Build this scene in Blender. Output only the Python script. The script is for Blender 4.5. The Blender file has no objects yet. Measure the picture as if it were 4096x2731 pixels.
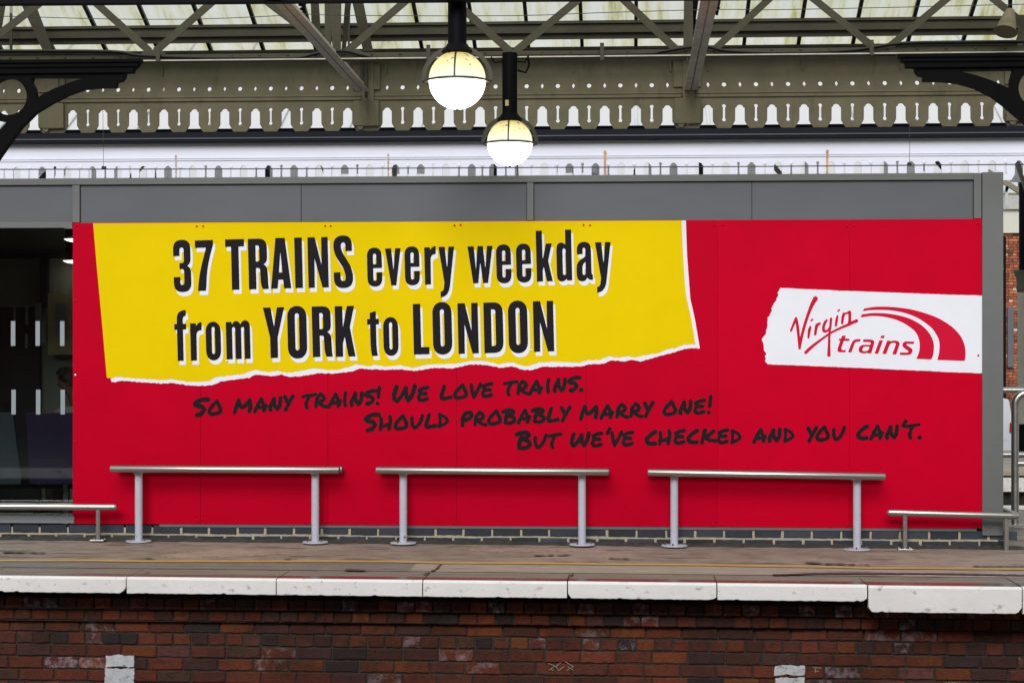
import bpy, bmesh, math, random
import numpy as np
from mathutils import Vector, Matrix
from mathutils.geometry import tessellate_polygon
random.seed(7)
rng = np.random.RandomState(3)
S = bpy.context.scene
COL = S.collection

# ------------------------------------------------------------------ camera
F, EYE, VX, HY = 7500.0, 1.45, 2508.0, 1440.0       # focal length in photo pixels, eye height, vanishing point
PSI = math.atan((VX - 2048) / F)
FW = (-math.sin(PSI), math.cos(PSI)); RT = (math.cos(PSI), math.sin(PSI))
def at(px, py, Y):
    u = (px - 2048) / F
    dx = FW[0] + u * RT[0]; dy = FW[1] + u * RT[1]; t = Y / dy
    return t * dx, EYE + t * (HY - py) / F
def P3(px, py, Y):
    x, z = at(px, py, Y); return (x, Y, z)
cd = bpy.data.cameras.new('camera'); cam = bpy.data.objects.new('camera', cd); COL.objects.link(cam)
cam.location = (0, 0, EYE); cam.rotation_euler = (math.radians(90), 0, PSI)
cd.sensor_width = 36; cd.lens = F / 4096 * 36; cd.shift_y = (HY - 1365.5) / 4096; cd.clip_end = 600
S.camera = cam

# ------------------------------------------------------------------ light
SUN_EL, SUN_AZ = math.radians(31), math.radians(186)    # azimuth the light comes from: behind the camera
w = bpy.data.worlds.new('World'); S.world = w; w.use_nodes = True
nt = w.node_tree; bg = nt.nodes['Background']
sky = nt.nodes.new('ShaderNodeTexSky'); sky.sky_type = 'NISHITA'; sky.sun_disc = False
sky.sun_elevation = SUN_EL; sky.sun_rotation = SUN_AZ; sky.air_density = 1.0; sky.dust_density = 4.0; sky.ozone_density = 1.0
hs = nt.nodes.new('ShaderNodeHueSaturation'); hs.inputs['Saturation'].default_value = 0.22
nt.links.new(sky.outputs[0], hs.inputs['Color']); ov = nt.nodes.new('ShaderNodeMix'); ov.data_type = 'RGBA'; ov.inputs['Factor'].default_value = .72; ov.inputs['B'].default_value = (8.2, 8.4, 8.8, 1)   # even cloud cover over the sky
nt.links.new(hs.outputs[0], ov.inputs['A']); nt.links.new(ov.outputs['Result'], bg.inputs['Color'])
bg.inputs['Strength'].default_value = 0.10
sl = bpy.data.lights.new('sun', 'SUN'); so = bpy.data.objects.new('sun', sl); COL.objects.link(so)
sl.energy = 2.75; sl.angle = math.radians(31); sl.color = (1, .97, .93)
sd = Vector((math.sin(SUN_AZ) * math.cos(SUN_EL), math.cos(SUN_AZ) * math.cos(SUN_EL), math.sin(SUN_EL)))
so.rotation_euler = sd.to_track_quat('Z', 'Y').to_euler(); so.location = (0, 0, 20)
S.view_settings.view_transform = 'Standard'; S.view_settings.look = 'None'
S.view_settings.gamma = 1; S.view_settings.exposure = 0.0
S.cycles.max_bounces = 8; S.cycles.transparent_max_bounces = 12

# ------------------------------------------------------------------ helpers
def tag(o, label=None, cat=None, group=None, kind=None):
    if label: o['label'] = label
    if cat: o['category'] = cat
    if group: o['group'] = group
    if kind: o['kind'] = kind
    return o
def empty(name, loc=(0, 0, 0), label=None, cat=None, group=None, kind=None):
    o = bpy.data.objects.new(name, None); COL.objects.link(o); o.location = loc; o.empty_display_size = .1
    return tag(o, label, cat, group, kind)
class MB:
    def __init__(s): s.v = []; s.f = []; s.col = []
    def add(s, vs, fs, c=None):
        n = len(s.v); s.v += [tuple(p) for p in vs]; s.f += [tuple(i + n for i in f) for f in fs]
        s.col += [c or (1, 1, 1, 1)] * len(vs); return s
    def box(s, x0, x1, y0, y1, z0, z1, c=None):
        vs = [(x, y, z) for z in (z0, z1) for y in (y0, y1) for x in (x0, x1)]
        return s.add(vs, [(0, 2, 3, 1), (4, 5, 7, 6), (0, 1, 5, 4), (2, 6, 7, 3), (0, 4, 6, 2), (1, 3, 7, 5)], c)
    def pbox(s, px0, px1, py0, py1, Y, d, front=None):     # box whose front face fills a photo rectangle on plane Y
        x0, z1 = at(px0, py0, Y); x1, z0 = at(px1, py1, Y)
        return s.box(x0, x1, Y, Y + d, z0, z1)
    def bar(s, a, b, w, h, up=(0, 0, 1)):                 # beam a->b, width w sideways, height h along up
        a = Vector(a); b = Vector(b); d = (b - a).normalized(); up = Vector(up)
        sd_ = d.cross(up).normalized(); u = sd_.cross(d).normalized()
        vs = [p + sd_ * (i * w / 2) + u * (j * h / 2) for p in (a, b) for (i, j) in ((-1, -1), (1, -1), (1, 1), (-1, 1))]
        return s.add(vs, [(0, 1, 2, 3), (7, 6, 5, 4), (0, 4, 5, 1), (1, 5, 6, 2), (2, 6, 7, 3), (3, 7, 4, 0)])
    def tube(s, pts, r, n=14, caps=True):
        pts = [Vector(p) for p in pts]; rs = r if isinstance(r, (list, tuple)) else [r] * len(pts)
        d0 = (pts[1] - pts[0]).normalized(); ref = Vector((0, 0, 1)) if abs(d0.z) < .9 else Vector((1, 0, 0))
        nrm = (ref - d0 * ref.dot(d0)).normalized(); vs = []
        for i, p in enumerate(pts):
            if i == 0: d = d0
            elif i == len(pts) - 1: d = (pts[i] - pts[i - 1]).normalized()
            else: d = ((pts[i] - pts[i - 1]).normalized() + (pts[i + 1] - pts[i]).normalized()).normalized()
            nrm = (nrm - d * nrm.dot(d)).normalized(); b = d.cross(nrm)
            vs += [p + (nrm * math.cos(2 * math.pi * k / n) + b * math.sin(2 * math.pi * k / n)) * rs[i] for k in range(n)]
        fs = [(i * n + k, i * n + (k + 1) % n, (i + 1) * n + (k + 1) % n, (i + 1) * n + k) for i in range(len(pts) - 1) for k in range(n)]
        if caps: fs += [tuple(range(n))[::-1], tuple((len(pts) - 1) * n + k for k in range(n))]
        return s.add(vs, fs)
    def lathe(s, prof, c, n=28):                           # profile of (radius, z) round a vertical axis at c
        vs = [(c[0] + r * math.cos(2 * math.pi * k / n), c[1] + r * math.sin(2 * math.pi * k / n), c[2] + z) for r, z in prof for k in range(n)]
        fs = [(i * n + k, i * n + (k + 1) % n, (i + 1) * n + (k + 1) % n, (i + 1) * n + k) for i in range(len(prof) - 1) for k in range(n)]
        return s.add(vs, fs)
    def dome(s, c, r, axis=(0, -1, 0), n=10, m=4, flat=.6):
        a = Vector(axis).normalized(); t = a.orthogonal().normalized(); b = a.cross(t); vs = []
        for i in range(m):
            th = i / m * math.pi / 2
            vs += [Vector(c) + (t * math.cos(2 * math.pi * k / n) + b * math.sin(2 * math.pi * k / n)) * r * math.cos(th) + a * r * flat * math.sin(th) for k in range(n)]
        vs.append(Vector(c) + a * r * flat)
        fs = [(i * n + k, i * n + (k + 1) % n, (i + 1) * n + (k + 1) % n, (i + 1) * n + k) for i in range(m - 1) for k in range(n)]
        fs += [((m - 1) * n + k, (m - 1) * n + (k + 1) % n, m * n) for k in range(n)]
        return s.add(vs, fs)
    def prism(s, loop, y0, y1):                            # loop of (x, z), extruded from y0 to y1
        tri = tessellate_polygon([[Vector((x, z, 0)) for x, z in loop]]); n = len(loop)
        vs = [(x, y0, z) for x, z in loop] + [(x, y1, z) for x, z in loop]
        fs = [tuple(t) for t in tri] + [tuple(i + n for i in reversed(t)) for t in tri]
        fs += [(i, (i + 1) % n, n + (i + 1) % n, n + i) for i in range(n)]
        return s.add(vs, fs)
    def build(s, name, m, parent=None, smooth=False, bevel=0, cols=False, recalc=True):
        me = bpy.data.meshes.new(name); me.from_pydata(s.v, [], s.f)
        if cols:
            ca = me.color_attributes.new('tint', 'FLOAT_COLOR', 'POINT')
            ca.data.foreach_set('color', np.array(s.col, dtype=np.float32).ravel())
        if recalc:
            b = bmesh.new(); b.from_mesh(me); bmesh.ops.recalc_face_normals(b, faces=b.faces); b.to_mesh(me); b.free()
        if m: me.materials.append(m)
        if smooth:
            me.polygons.foreach_set('use_smooth', [True] * len(me.polygons))
            try: me.set_sharp_from_angle(angle=math.radians(40))
            except Exception: pass
        o = bpy.data.objects.new(name, me); COL.objects.link(o)
        if bevel:
            bv = o.modifiers.new('bevel', 'BEVEL'); bv.width = bevel; bv.segments = 2; bv.limit_method = 'ANGLE'
        if parent:
            o.parent = parent; o.matrix_parent_inverse = Matrix.Translation(-Vector(parent.location))
        return o
def copy_tree(o, parent=None):
    c = o.copy(); COL.objects.link(c)
    if parent: c.parent = parent
    for ch in list(o.children): copy_tree(ch, c)
    return c

# ------------------------------------------------------------------ materials
def mat(name, col, rough=.6, metal=0, var=.12, scale=6, bump=.0, bscale=60, stretch=(1, 1, 1), col2=None, thresh=None, spec=.5, rvar=0, coat=0):
    m = bpy.data.materials.new(name); m.use_nodes = True; t = m.node_tree; b = t.nodes['Principled BSDF']
    b.inputs['Roughness'].default_value = rough; b.inputs['Metallic'].default_value = metal
    b.inputs['Specular IOR Level'].default_value = spec
    tc = t.nodes.new('ShaderNodeTexCoord'); mp = t.nodes.new('ShaderNodeMapping'); mp.inputs['Scale'].default_value = stretch
    t.links.new(tc.outputs['Object'], mp.inputs[0])
    n = t.nodes.new('ShaderNodeTexNoise'); n.inputs['Scale'].default_value = scale; n.inputs['Detail'].default_value = 6; n.inputs['Roughness'].default_value = .65
    t.links.new(mp.outputs[0], n.inputs['Vector'])
    r = t.nodes.new('ShaderNodeValToRGB'); a, c_ = (.3, .7) if not thresh else thresh
    r.color_ramp.elements[0].position = a; r.color_ramp.elements[1].position = c_
    c2 = col2 or tuple(x * (1 + var) for x in col); c1 = col if col2 else tuple(x * (1 - var) for x in col)
    r.color_ramp.elements[0].color = (*c1, 1); r.color_ramp.elements[1].color = (*c2, 1)
    t.links.new(n.outputs['Fac'], r.inputs[0]); t.links.new(r.outputs[0], b.inputs['Base Color'])
    if rvar:
        mr = t.nodes.new('ShaderNodeMapRange'); mr.inputs['From Min'].default_value = .3; mr.inputs['From Max'].default_value = .7
        mr.inputs['To Min'].default_value = rough - rvar; mr.inputs['To Max'].default_value = rough + rvar
        t.links.new(n.outputs['Fac'], mr.inputs[0]); t.links.new(mr.outputs[0], b.inputs['Roughness'])
    if bump:
        n2 = t.nodes.new('ShaderNodeTexNoise'); n2.inputs['Scale'].default_value = bscale; n2.inputs['Detail'].default_value = 4
        t.links.new(mp.outputs[0], n2.inputs['Vector'])
        bp = t.nodes.new('ShaderNodeBump'); bp.inputs['Strength'].default_value = bump; bp.inputs['Distance'].default_value = .01
        t.links.new(n2.outputs['Fac'], bp.inputs['Height']); t.links.new(bp.outputs[0], b.inputs['Normal'])
    return m
def add_mask(m, col, scale, lo, hi, stretch=(1, 1, 1), detail=8, amount=1.0):
    """second noise layer mixed over the base colour (stains, wear with a shape of their own)"""
    t = m.node_tree; b = t.nodes['Principled BSDF']; src = b.inputs['Base Color'].links[0].from_socket
    tc = t.nodes.new('ShaderNodeTexCoord'); mp = t.nodes.new('ShaderNodeMapping'); mp.inputs['Scale'].default_value = stretch
    mp.inputs['Location'].default_value = (random.random() * 9, random.random() * 9, random.random() * 9)
    n = t.nodes.new('ShaderNodeTexNoise'); n.inputs['Scale'].default_value = scale; n.inputs['Detail'].default_value = detail; n.inputs['Roughness'].default_value = .6
    t.links.new(tc.outputs['Object'], mp.inputs[0]); t.links.new(mp.outputs[0], n.inputs['Vector'])
    mr = t.nodes.new('ShaderNodeMapRange'); mr.inputs['From Min'].default_value = lo; mr.inputs['From Max'].default_value = hi; mr.inputs['To Max'].default_value = amount
    t.links.new(n.outputs['Fac'], mr.inputs[0])
    mx = t.nodes.new('ShaderNodeMix'); mx.data_type = 'RGBA'
    t.links.new(mr.outputs[0], mx.inputs['Factor']); t.links.new(src, mx.inputs['A']); mx.inputs['B'].default_value = (*col, 1)
    t.links.new(mx.outputs['Result'], b.inputs['Base Color'])
    return m
def emit(name, col, st):
    m = bpy.data.materials.new(name); m.use_nodes = True; b = m.node_tree.nodes['Principled BSDF']
    b.inputs['Base Color'].default_value = (*col, 1); b.inputs['Emission Color'].default_value = (*col, 1); b.inputs['Emission Strength'].default_value = st
    return m
M = {}
M['red'] = mat('printed_red', (.435, .0003, .0165), .45, var=.05, scale=2.5, spec=.03)
M['red_lighter'] = mat('printed_red_lighter', (.475, .0003, .018), .45, var=.05, scale=2.5, spec=.03)  # slightly lighter red for the two right-hand panels
M['yellow'] = mat('printed_yellow', (.68, .505, .0006), .45, var=.03, scale=3, spec=.03)
M['white'] = mat('printed_white', (.69, .71, .79), .5, var=.02, spec=.15)
M['black'] = mat('printed_black', (.009, .0085, .012), .5, var=.1, spec=.08)
M['logo'] = mat('logo_red', (.52, .001, .03), .45, var=.03, spec=.12)
M['marker'] = mat('marker_black', (.011, .009, .011), .5, var=.15, spec=.08)
M['frame'] = mat('grey_powder_coat', (.108, .116, .116), .45, var=.06, scale=4, bump=.05, bscale=300)
M['fascia'] = mat('blue_grey_panel', (.075, .084, .100), .5, var=.1, scale=1.2, stretch=(1, 1, 2.5))
M['sill'] = mat('pale_grey_sill', (.20, .215, .24), .4, var=.05)
M['steel'] = mat('brushed_steel', (.44, .435, .42), .34, 1, var=.05, scale=3, stretch=(.6, 5, 5), bump=.008, bscale=60, rvar=.03)
M['postpaint'] = mat('grey_post_paint', (.42, .44, .52), .5, var=.05, scale=9)
add_mask(M['postpaint'], (.12, .06, .03), 16, .66, .74)
M['rust'] = mat('rusty_bolt', (.14, .055, .025), .85, var=.4, scale=30)
M['brass'] = mat('bright_bolt', (.30, .29, .27), .4, 1)
M['asphalt'] = mat('worn_asphalt', (.225, .192, .160), .68, var=.34, scale=6, stretch=(.8, 1.3, 1), bump=.35, bscale=90, spec=.4, rvar=.08)
add_mask(M['asphalt'], (.32, .265, .22), 1.2, .52, .56, (.7, 1, 1), 12, .55)
add_mask(M['asphalt'], (.06, .05, .042), 3.4, .56, .64, (.55, 1.5, 1), 12, .7)
add_mask(M['asphalt'], (.10, .082, .068), 7, .55, .66, (.8, 1.2, 1), 12, .55)
M['strip'] = mat('grey_paving', (.165, .160, .150), .62, var=.28, scale=7, stretch=(.5, 1.5, 1), bump=.3, bscale=110, spec=.4)
add_mask(M['strip'], (.035, .032, .028), 5, .68, .72, (.5, 2.2, 1), 5, .8)
add_mask(M['strip'], (.26, .24, .21), 30, .66, .70, (1, .8, 1), 3, .8)
M['strip2'] = mat('pale_paving', (.31, .275, .235), .6, var=.22, scale=8, stretch=(.5, 1.5, 1), bump=.3, bscale=110, spec=.4)
add_mask(M['strip2'], (.09, .075, .06), 3, .58, .66, (.4, 1.6, 1), 10, .65)
M['lineyellow'] = mat('yellow_line_paint', (.50, .31, .085), .6, var=.08, scale=8)
add_mask(M['lineyellow'], (.22, .16, .09), 14, .60, .70, (.5, 2, 1), 8, .8)
M['wet'] = mat('wet_slab', (.09, .07, .058), .24, var=.35, scale=3, stretch=(.6, 1.4, 1), spec=.6, rvar=.07, bump=.02, bscale=30)
M['damp'] = mat('damp_slab', (.11, .08, .062), .38, var=.3, scale=3, stretch=(.6, 1.4, 1), spec=.45, rvar=.1, bump=.1, bscale=60)
M['slab'] = mat('worn_slab', (.20, .17, .145), .65, var=.2, scale=3, stretch=(.6, 1.6, 1), bump=.3, bscale=90, spec=.3)
M['coping'] = mat('white_coping_paint', (.90, .89, .88), .55, var=.05, scale=5, bump=.22, bscale=30)
add_mask(M['coping'], (.42, .38, .35), 11, .60, .68, (1, 1, 1.6), 12, .8)
add_mask(M['coping'], (.10, .09, .08), 26, .68, .71, (1, 1, 1), 8, .9)
M['mortar'] = mat('dirty_mortar', (.042, .037, .030), .9, var=.35, scale=12, bump=.6, bscale=70)
M['dark'] = mat('dark_recess', (.016, .015, .015), .9, var=.2)
M['creammortar'] = mat('cream_mortar', (.36, .32, .235), .9, var=.15, scale=14, bump=.4, bscale=90)
M['dirt'] = mat('black_grit', (.035, .031, .026), .9, var=.5, scale=25, bump=.8, bscale=60)
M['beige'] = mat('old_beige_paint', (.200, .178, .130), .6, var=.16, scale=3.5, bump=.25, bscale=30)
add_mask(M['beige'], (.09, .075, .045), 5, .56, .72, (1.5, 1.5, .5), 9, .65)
M['brace'] = mat('shaded_beige_iron', (.048, .043, .031), .6, var=.2, scale=5, bump=.3, bscale=40)  # beige ironwork with its backlit shade put into the darker colour
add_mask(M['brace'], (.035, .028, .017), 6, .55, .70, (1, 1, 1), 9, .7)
M['mauve'] = mat('grimy_pink_grey_underlit', (.60, .55, .53), .6, var=.2, scale=9, bump=.3, bscale=60)  # grimy iron; light from below is put into the pale base colour
add_mask(M['mauve'], (.05, .035, .03), 22, .64, .69, (1, 1, 1), 6, .8)
M['ink'] = mat('black_ironwork', (.0022, .0025, .0045), .6, var=.2, scale=10, spec=.08)
M['gutter'] = mat('dark_blue_gutter', (.006, .007, .013), .6, var=.15, scale=5, stretch=(.3, 1, 1), spec=.12)
M['lip'] = mat('gutter_lip_blue', (.035, .04, .06), .5)
M['whitepaint'] = mat('white_valance_paint', (.66, .69, .80), .6, var=.03, scale=3, stretch=(.6, 1, 1))
M['roofwhite'] = mat('white_roof_sheet', (.80, .82, .84), .5, var=.04, scale=2)
def whiteglass():
    m = bpy.data.materials.new('white_roof_glass'); m.use_nodes = True; t = m.node_tree; t.nodes.clear(); o = t.nodes.new('ShaderNodeOutputMaterial')
    a = t.nodes.new('ShaderNodeBsdfTranslucent'); a.inputs[0].default_value = (.86, .88, .88, 1); b = t.nodes.new('ShaderNodeBsdfDiffuse'); b.inputs[0].default_value = (.86, .88, .90, 1)
    x = t.nodes.new('ShaderNodeMixShader'); x.inputs[0].default_value = .55; t.links.new(a.outputs[0], x.inputs[1]); t.links.new(b.outputs[0], x.inputs[2]); t.links.new(x.outputs[0], o.inputs[0]); return m
M['roofwhite2'] = whiteglass()
M['rustrun'] = mat('rust_run', (.48, .27, .12), .9, var=.35, scale=18, stretch=(1, 1, .3))
M['cable'] = mat('black_cable', (.010, .010, .016), .5)
M['wire'] = mat('wire', (.03, .03, .035), .5)
M['dirtyglass_dark'] = mat('window_bar', (.02, .02, .018), .6)
M['chalk'] = mat('chalk_scratch', (.40, .34, .27), .9, var=.3, scale=60)
M['whitewash'] = mat('flaking_whitewash', (.62, .64, .68), .8, var=.18, scale=25, bump=.3, bscale=80)
add_mask(M['whitewash'], (.13, .09, .08), 34, .58, .66, (1, 1, 1.5), 9, .8)

# bricks: colour per brick in the attribute, wear on top
def brick_mat(name, eff=.6):
    m = mat(name, (1, 1, 1), .85, var=.22 if eff else .12, scale=26, bump=.7 if eff else .2, bscale=90, spec=.25); t = m.node_tree; b = t.nodes['Principled BSDF']
    src = b.inputs['Base Color'].links[0].from_socket
    a = t.nodes.new('ShaderNodeAttribute'); a.attribute_name = 'tint'
    mx = t.nodes.new('ShaderNodeMix'); mx.data_type = 'RGBA'; mx.blend_type = 'MULTIPLY'; mx.inputs['Factor'].default_value = 1
    t.links.new(src, mx.inputs['A']); t.links.new(a.outputs['Color'], mx.inputs['B']); t.links.new(mx.outputs['Result'], b.inputs['Base Color'])
    if eff:
        tc = t.nodes.new('ShaderNodeTexCoord'); n = t.nodes.new('ShaderNodeTexNoise'); n.inputs['Scale'].default_value = 17; n.inputs['Detail'].default_value = 9; n.inputs['Roughness'].default_value = .72
        t.links.new(tc.outputs['Object'], n.inputs['Vector'])
        mr = t.nodes.new('ShaderNodeMapRange'); mr.inputs['From Min'].default_value = .47; mr.inputs['From Max'].default_value = .62
        t.links.new(n.outputs['Fac'], mr.inputs[0])
        mu = t.nodes.new('ShaderNodeMath'); mu.operation = 'MULTIPLY'; t.links.new(mr.outputs[0], mu.inputs[0]); t.links.new(a.outputs['Alpha'], mu.inputs[1])
        m2 = t.nodes.new('ShaderNodeMix'); m2.data_type = 'RGBA'; t.links.new(mu.outputs[0], m2.inputs['Factor'])
        t.links.new(mx.outputs['Result'], m2.inputs['A']); m2.inputs['B'].default_value = (.36, .27, .30, 1); t.links.new(m2.outputs['Result'], b.inputs['Base Color'])
    return m
M['brick'] = brick_mat('old_red_brick'); M['bluebrick'] = brick_mat('blue_engineering_brick', 0); M['bluebrick'].node_tree.nodes['Principled BSDF'].inputs['Roughness'].default_value = .5

add_mask(M['brick'], (.022, .016, .014), 2.2, .46, .68, (1, 1, 1.3), 12, .62)
add_mask(M['brick'], (.030, .022, .018), 13, .56, .66, (1, 1, 1), 8, .55)

def pane_mat(name, tint, alpha_mix):
    m = bpy.data.materials.new(name); m.use_nodes = True; t = m.node_tree; t.nodes.clear()
    o = t.nodes.new('ShaderNodeOutputMaterial'); tr = t.nodes.new('ShaderNodeBsdfTransparent'); tr.inputs[0].default_value = (*tint, 1)
    gl = t.nodes.new('ShaderNodeBsdfGlossy'); gl.inputs['Roughness'].default_value = .02; gl.inputs[0].default_value = (1, 1, 1, 1)
    fr = t.nodes.new('ShaderNodeFresnel'); fr.inputs[0].default_value = 1.52
    ad = t.nodes.new('ShaderNodeMath'); ad.operation = 'MULTIPLY'; ad.inputs[1].default_value = alpha_mix; t.links.new(fr.outputs[0], ad.inputs[0])
    mx = t.nodes.new('ShaderNodeMixShader'); t.links.new(ad.outputs[0], mx.inputs[0]); t.links.new(tr.outputs[0], mx.inputs[1]); t.links.new(gl.outputs[0], mx.inputs[2])
    t.links.new(mx.outputs[0], o.inputs[0]); return m
M['glass'] = pane_mat('window_glass', (.66, .70, .70), 2.2)

def roofglass():
    m = bpy.data.materials.new('grimy_roof_glass'); m.use_nodes = True; t = m.node_tree; t.nodes.clear()
    o = t.nodes.new('ShaderNodeOutputMaterial'); tc = t.nodes.new('ShaderNodeTexCoord')
    mp = t.nodes.new('ShaderNodeMapping'); mp.inputs['Scale'].default_value = (3.2, .35, .35); t.links.new(tc.outputs['Object'], mp.inputs[0])
    n = t.nodes.new('ShaderNodeTexNoise'); n.inputs['Scale'].default_value = 2.6; n.inputs['Detail'].default_value = 8; n.inputs['Roughness'].default_value = .7; t.links.new(mp.outputs[0], n.inputs['Vector'])
    r = t.nodes.new('ShaderNodeValToRGB'); e = r.color_ramp.elements; e[0].position = .34; e[0].color = (.56, .54, .22, 1); e[1].position = .60; e[1].color = (.94, .95, .88, 1)
    k = e.new(.46); k.color = (.85, .85, .64, 1); t.links.new(n.outputs['Fac'], r.inputs[0])
    n2 = t.nodes.new('ShaderNodeTexNoise'); n2.inputs['Scale'].default_value = 140; n2.inputs['Detail'].default_value = 2; t.links.new(tc.outputs['Object'], n2.inputs['Vector'])
    mu = t.nodes.new('ShaderNodeMix'); mu.data_type = 'RGBA'; mu.blend_type = 'MULTIPLY'; mu.inputs['Factor'].default_value = .2
    t.links.new(r.outputs[0], mu.inputs['A']); t.links.new(n2.outputs['Fac'], mu.inputs['B'])
    tl = t.nodes.new('ShaderNodeBsdfTranslucent'); t.links.new(mu.outputs['Result'], tl.inputs[0])
    df = t.nodes.new('ShaderNodeBsdfDiffuse'); df.inputs[0].default_value = (.5, .5, .4, 1)
    tp = t.nodes.new('ShaderNodeBsdfTransparent'); t.links.new(r.outputs[0], tp.inputs[0])
    mx = t.nodes.new('ShaderNodeMixShader'); mx.inputs[0].default_value = .06; t.links.new(tl.outputs[0], mx.inputs[1]); t.links.new(df.outputs[0], mx.inputs[2])
    m2 = t.nodes.new('ShaderNodeMixShader'); m2.inputs[0].default_value = .6; t.links.new(mx.outputs[0], m2.inputs[1]); t.links.new(tp.outputs[0], m2.inputs[2])
    t.links.new(m2.outputs[0], o.inputs[0]); return m
M['roofglass'] = roofglass()

# ------------------------------------------------------------------ flat shapes printed on the hoarding
YW = 14.8                                                 # front of the waiting room
YP = YW - .022                                            # front of the hoarding panels
def to_wall(px, py, dy): x, z = at(px, py, YP); return (x, YP - dy, z)
def sheet_poly(name, loop, dy, m, parent):
    tri = tessellate_polygon([[Vector((x, y, 0)) for x, y in loop]])
    mb = MB(); mb.add([to_wall(x, y, dy) for x, y in loop], [tuple(t) for t in tri]); o = mb.build(name, m, parent, recalc=False)
    return o
def curve_pts(path):
    """TrueType-like path: (x, y) on-curve, (x, y, 1) quadratic control"""
    n = len(path); out = []
    P = []
    for i, p in enumerate(path):
        q = path[(i + 1) % n]; P.append(p)
        if len(p) == 3 and len(q) == 3: P.append(((p[0] + q[0]) / 2, (p[1] + q[1]) / 2))
    if len(P[0]) == 3: P = P[1:] + P[:1]
    n = len(P)
    for i, p in enumerate(P):
        if len(p) == 2: out.append(p)
        else:
            a = P[i - 1]; b = P[(i + 1) % n]
            for k in range(1, 7):
                t = k / 7; out.append(((1 - t) ** 2 * a[0] + 2 * t * (1 - t) * p[0] + t * t * b[0], (1 - t) ** 2 * a[1] + 2 * t * (1 - t) * p[1] + t * t * b[1]))
    return out
def poly_sdf(X, Y, pts):
    d = np.full(X.shape, 1e9); ins = np.zeros(X.shape, bool); n = len(pts)
    for i in range(n):
        ax, ay = pts[i]; bx, by = pts[(i + 1) % n]; ex, ey = bx - ax, by - ay; L = ex * ex + ey * ey + 1e-12
        t = np.clip(((X - ax) * ex + (Y - ay) * ey) / L, 0, 1)
        d = np.minimum(d, (X - ax - t * ex) ** 2 + (Y - ay - t * ey) ** 2)
        c = (ay > Y) != (by > Y)
        with np.errstate(divide='ignore', invalid='ignore'): xi = ax + (Y - ay) * ex / (ey if ey else 1e-12)
        ins ^= c & (X < xi)
    d = np.sqrt(d); return np.where(ins, -d, d)
def stroke_sdf(X, Y, pts):                                # (x, y, r) polyline of round brush
    d = np.full(X.shape, 1e9)
    for (ax, ay, ar), (bx, by, br) in zip(pts[:-1], pts[1:]):
        ex, ey = bx - ax, by - ay; L = ex * ex + ey * ey + 1e-9
        t = np.clip(((X - ax) * ex + (Y - ay) * ey) / L, 0, 1)
        d = np.minimum(d, np.hypot(X - ax - t * ex, Y - ay - t * ey) - (ar + (br - ar) * t))
    return d
def march(mb, X0, Y0, h, Fd, fn):
    ny, nx = Fd.shape; ins = Fd < 0; vs = []; fs = []; idx = {}
    def v(x, y):
        k = (round(x * 64), round(y * 64))
        if k not in idx: idx[k] = len(vs); vs.append(fn(X0 + x * h, Y0 + y * h))
        return idx[k]
    full = ins[:-1, :-1] & ins[1:, :-1] & ins[:-1, 1:] & ins[1:, 1:]
    anyi = ins[:-1, :-1] | ins[1:, :-1] | ins[:-1, 1:] | ins[1:, 1:]
    for j in range(ny - 1):
        i = 0; row = full[j]; ra = anyi[j]
        while i < nx - 1:
            if row[i]:
                k = i
                while k < nx - 1 and row[k]: k += 1
                fs.append((v(i, j), v(i, j + 1), v(k, j + 1), v(k, j))); i = k
            elif ra[i]:
                c = [(i, j), (i, j + 1), (i + 1, j + 1), (i + 1, j)]; out = []
                for a in range(4):
                    p, q = c[a], c[(a + 1) % 4]; fp, fq = Fd[p[1], p[0]], Fd[q[1], q[0]]
                    if fp < 0: out.append(v(*p))
                    if (fp < 0) != (fq < 0):
                        t = fp / (fp - fq); out.append(v(p[0] + (q[0] - p[0]) * t, p[1] + (q[1] - p[1]) * t))
                if len(set(out)) >= 3: fs.append(tuple(dict.fromkeys(out)))
                i += 1
            else: i += 1
    mb.add(vs, fs)
def grid(bb, h, pad=3):
    x0, y0, x1, y1 = bb[0] - pad, bb[1] - pad, bb[2] + pad, bb[3] + pad
    xs = np.arange(x0, x1 + h, h); ys = np.arange(y0, y1 + h, h); X, Y = np.meshgrid(xs, ys); return x0, y0, X, Y
def wobble(X, Y, amp, f=.35):
    return amp * (np.sin(X * f + 1.3 * np.sin(Y * f * .7)) * .5 + np.sin(Y * f * 1.3 + 2 * np.sin(X * f * .53)) * .5)

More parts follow.
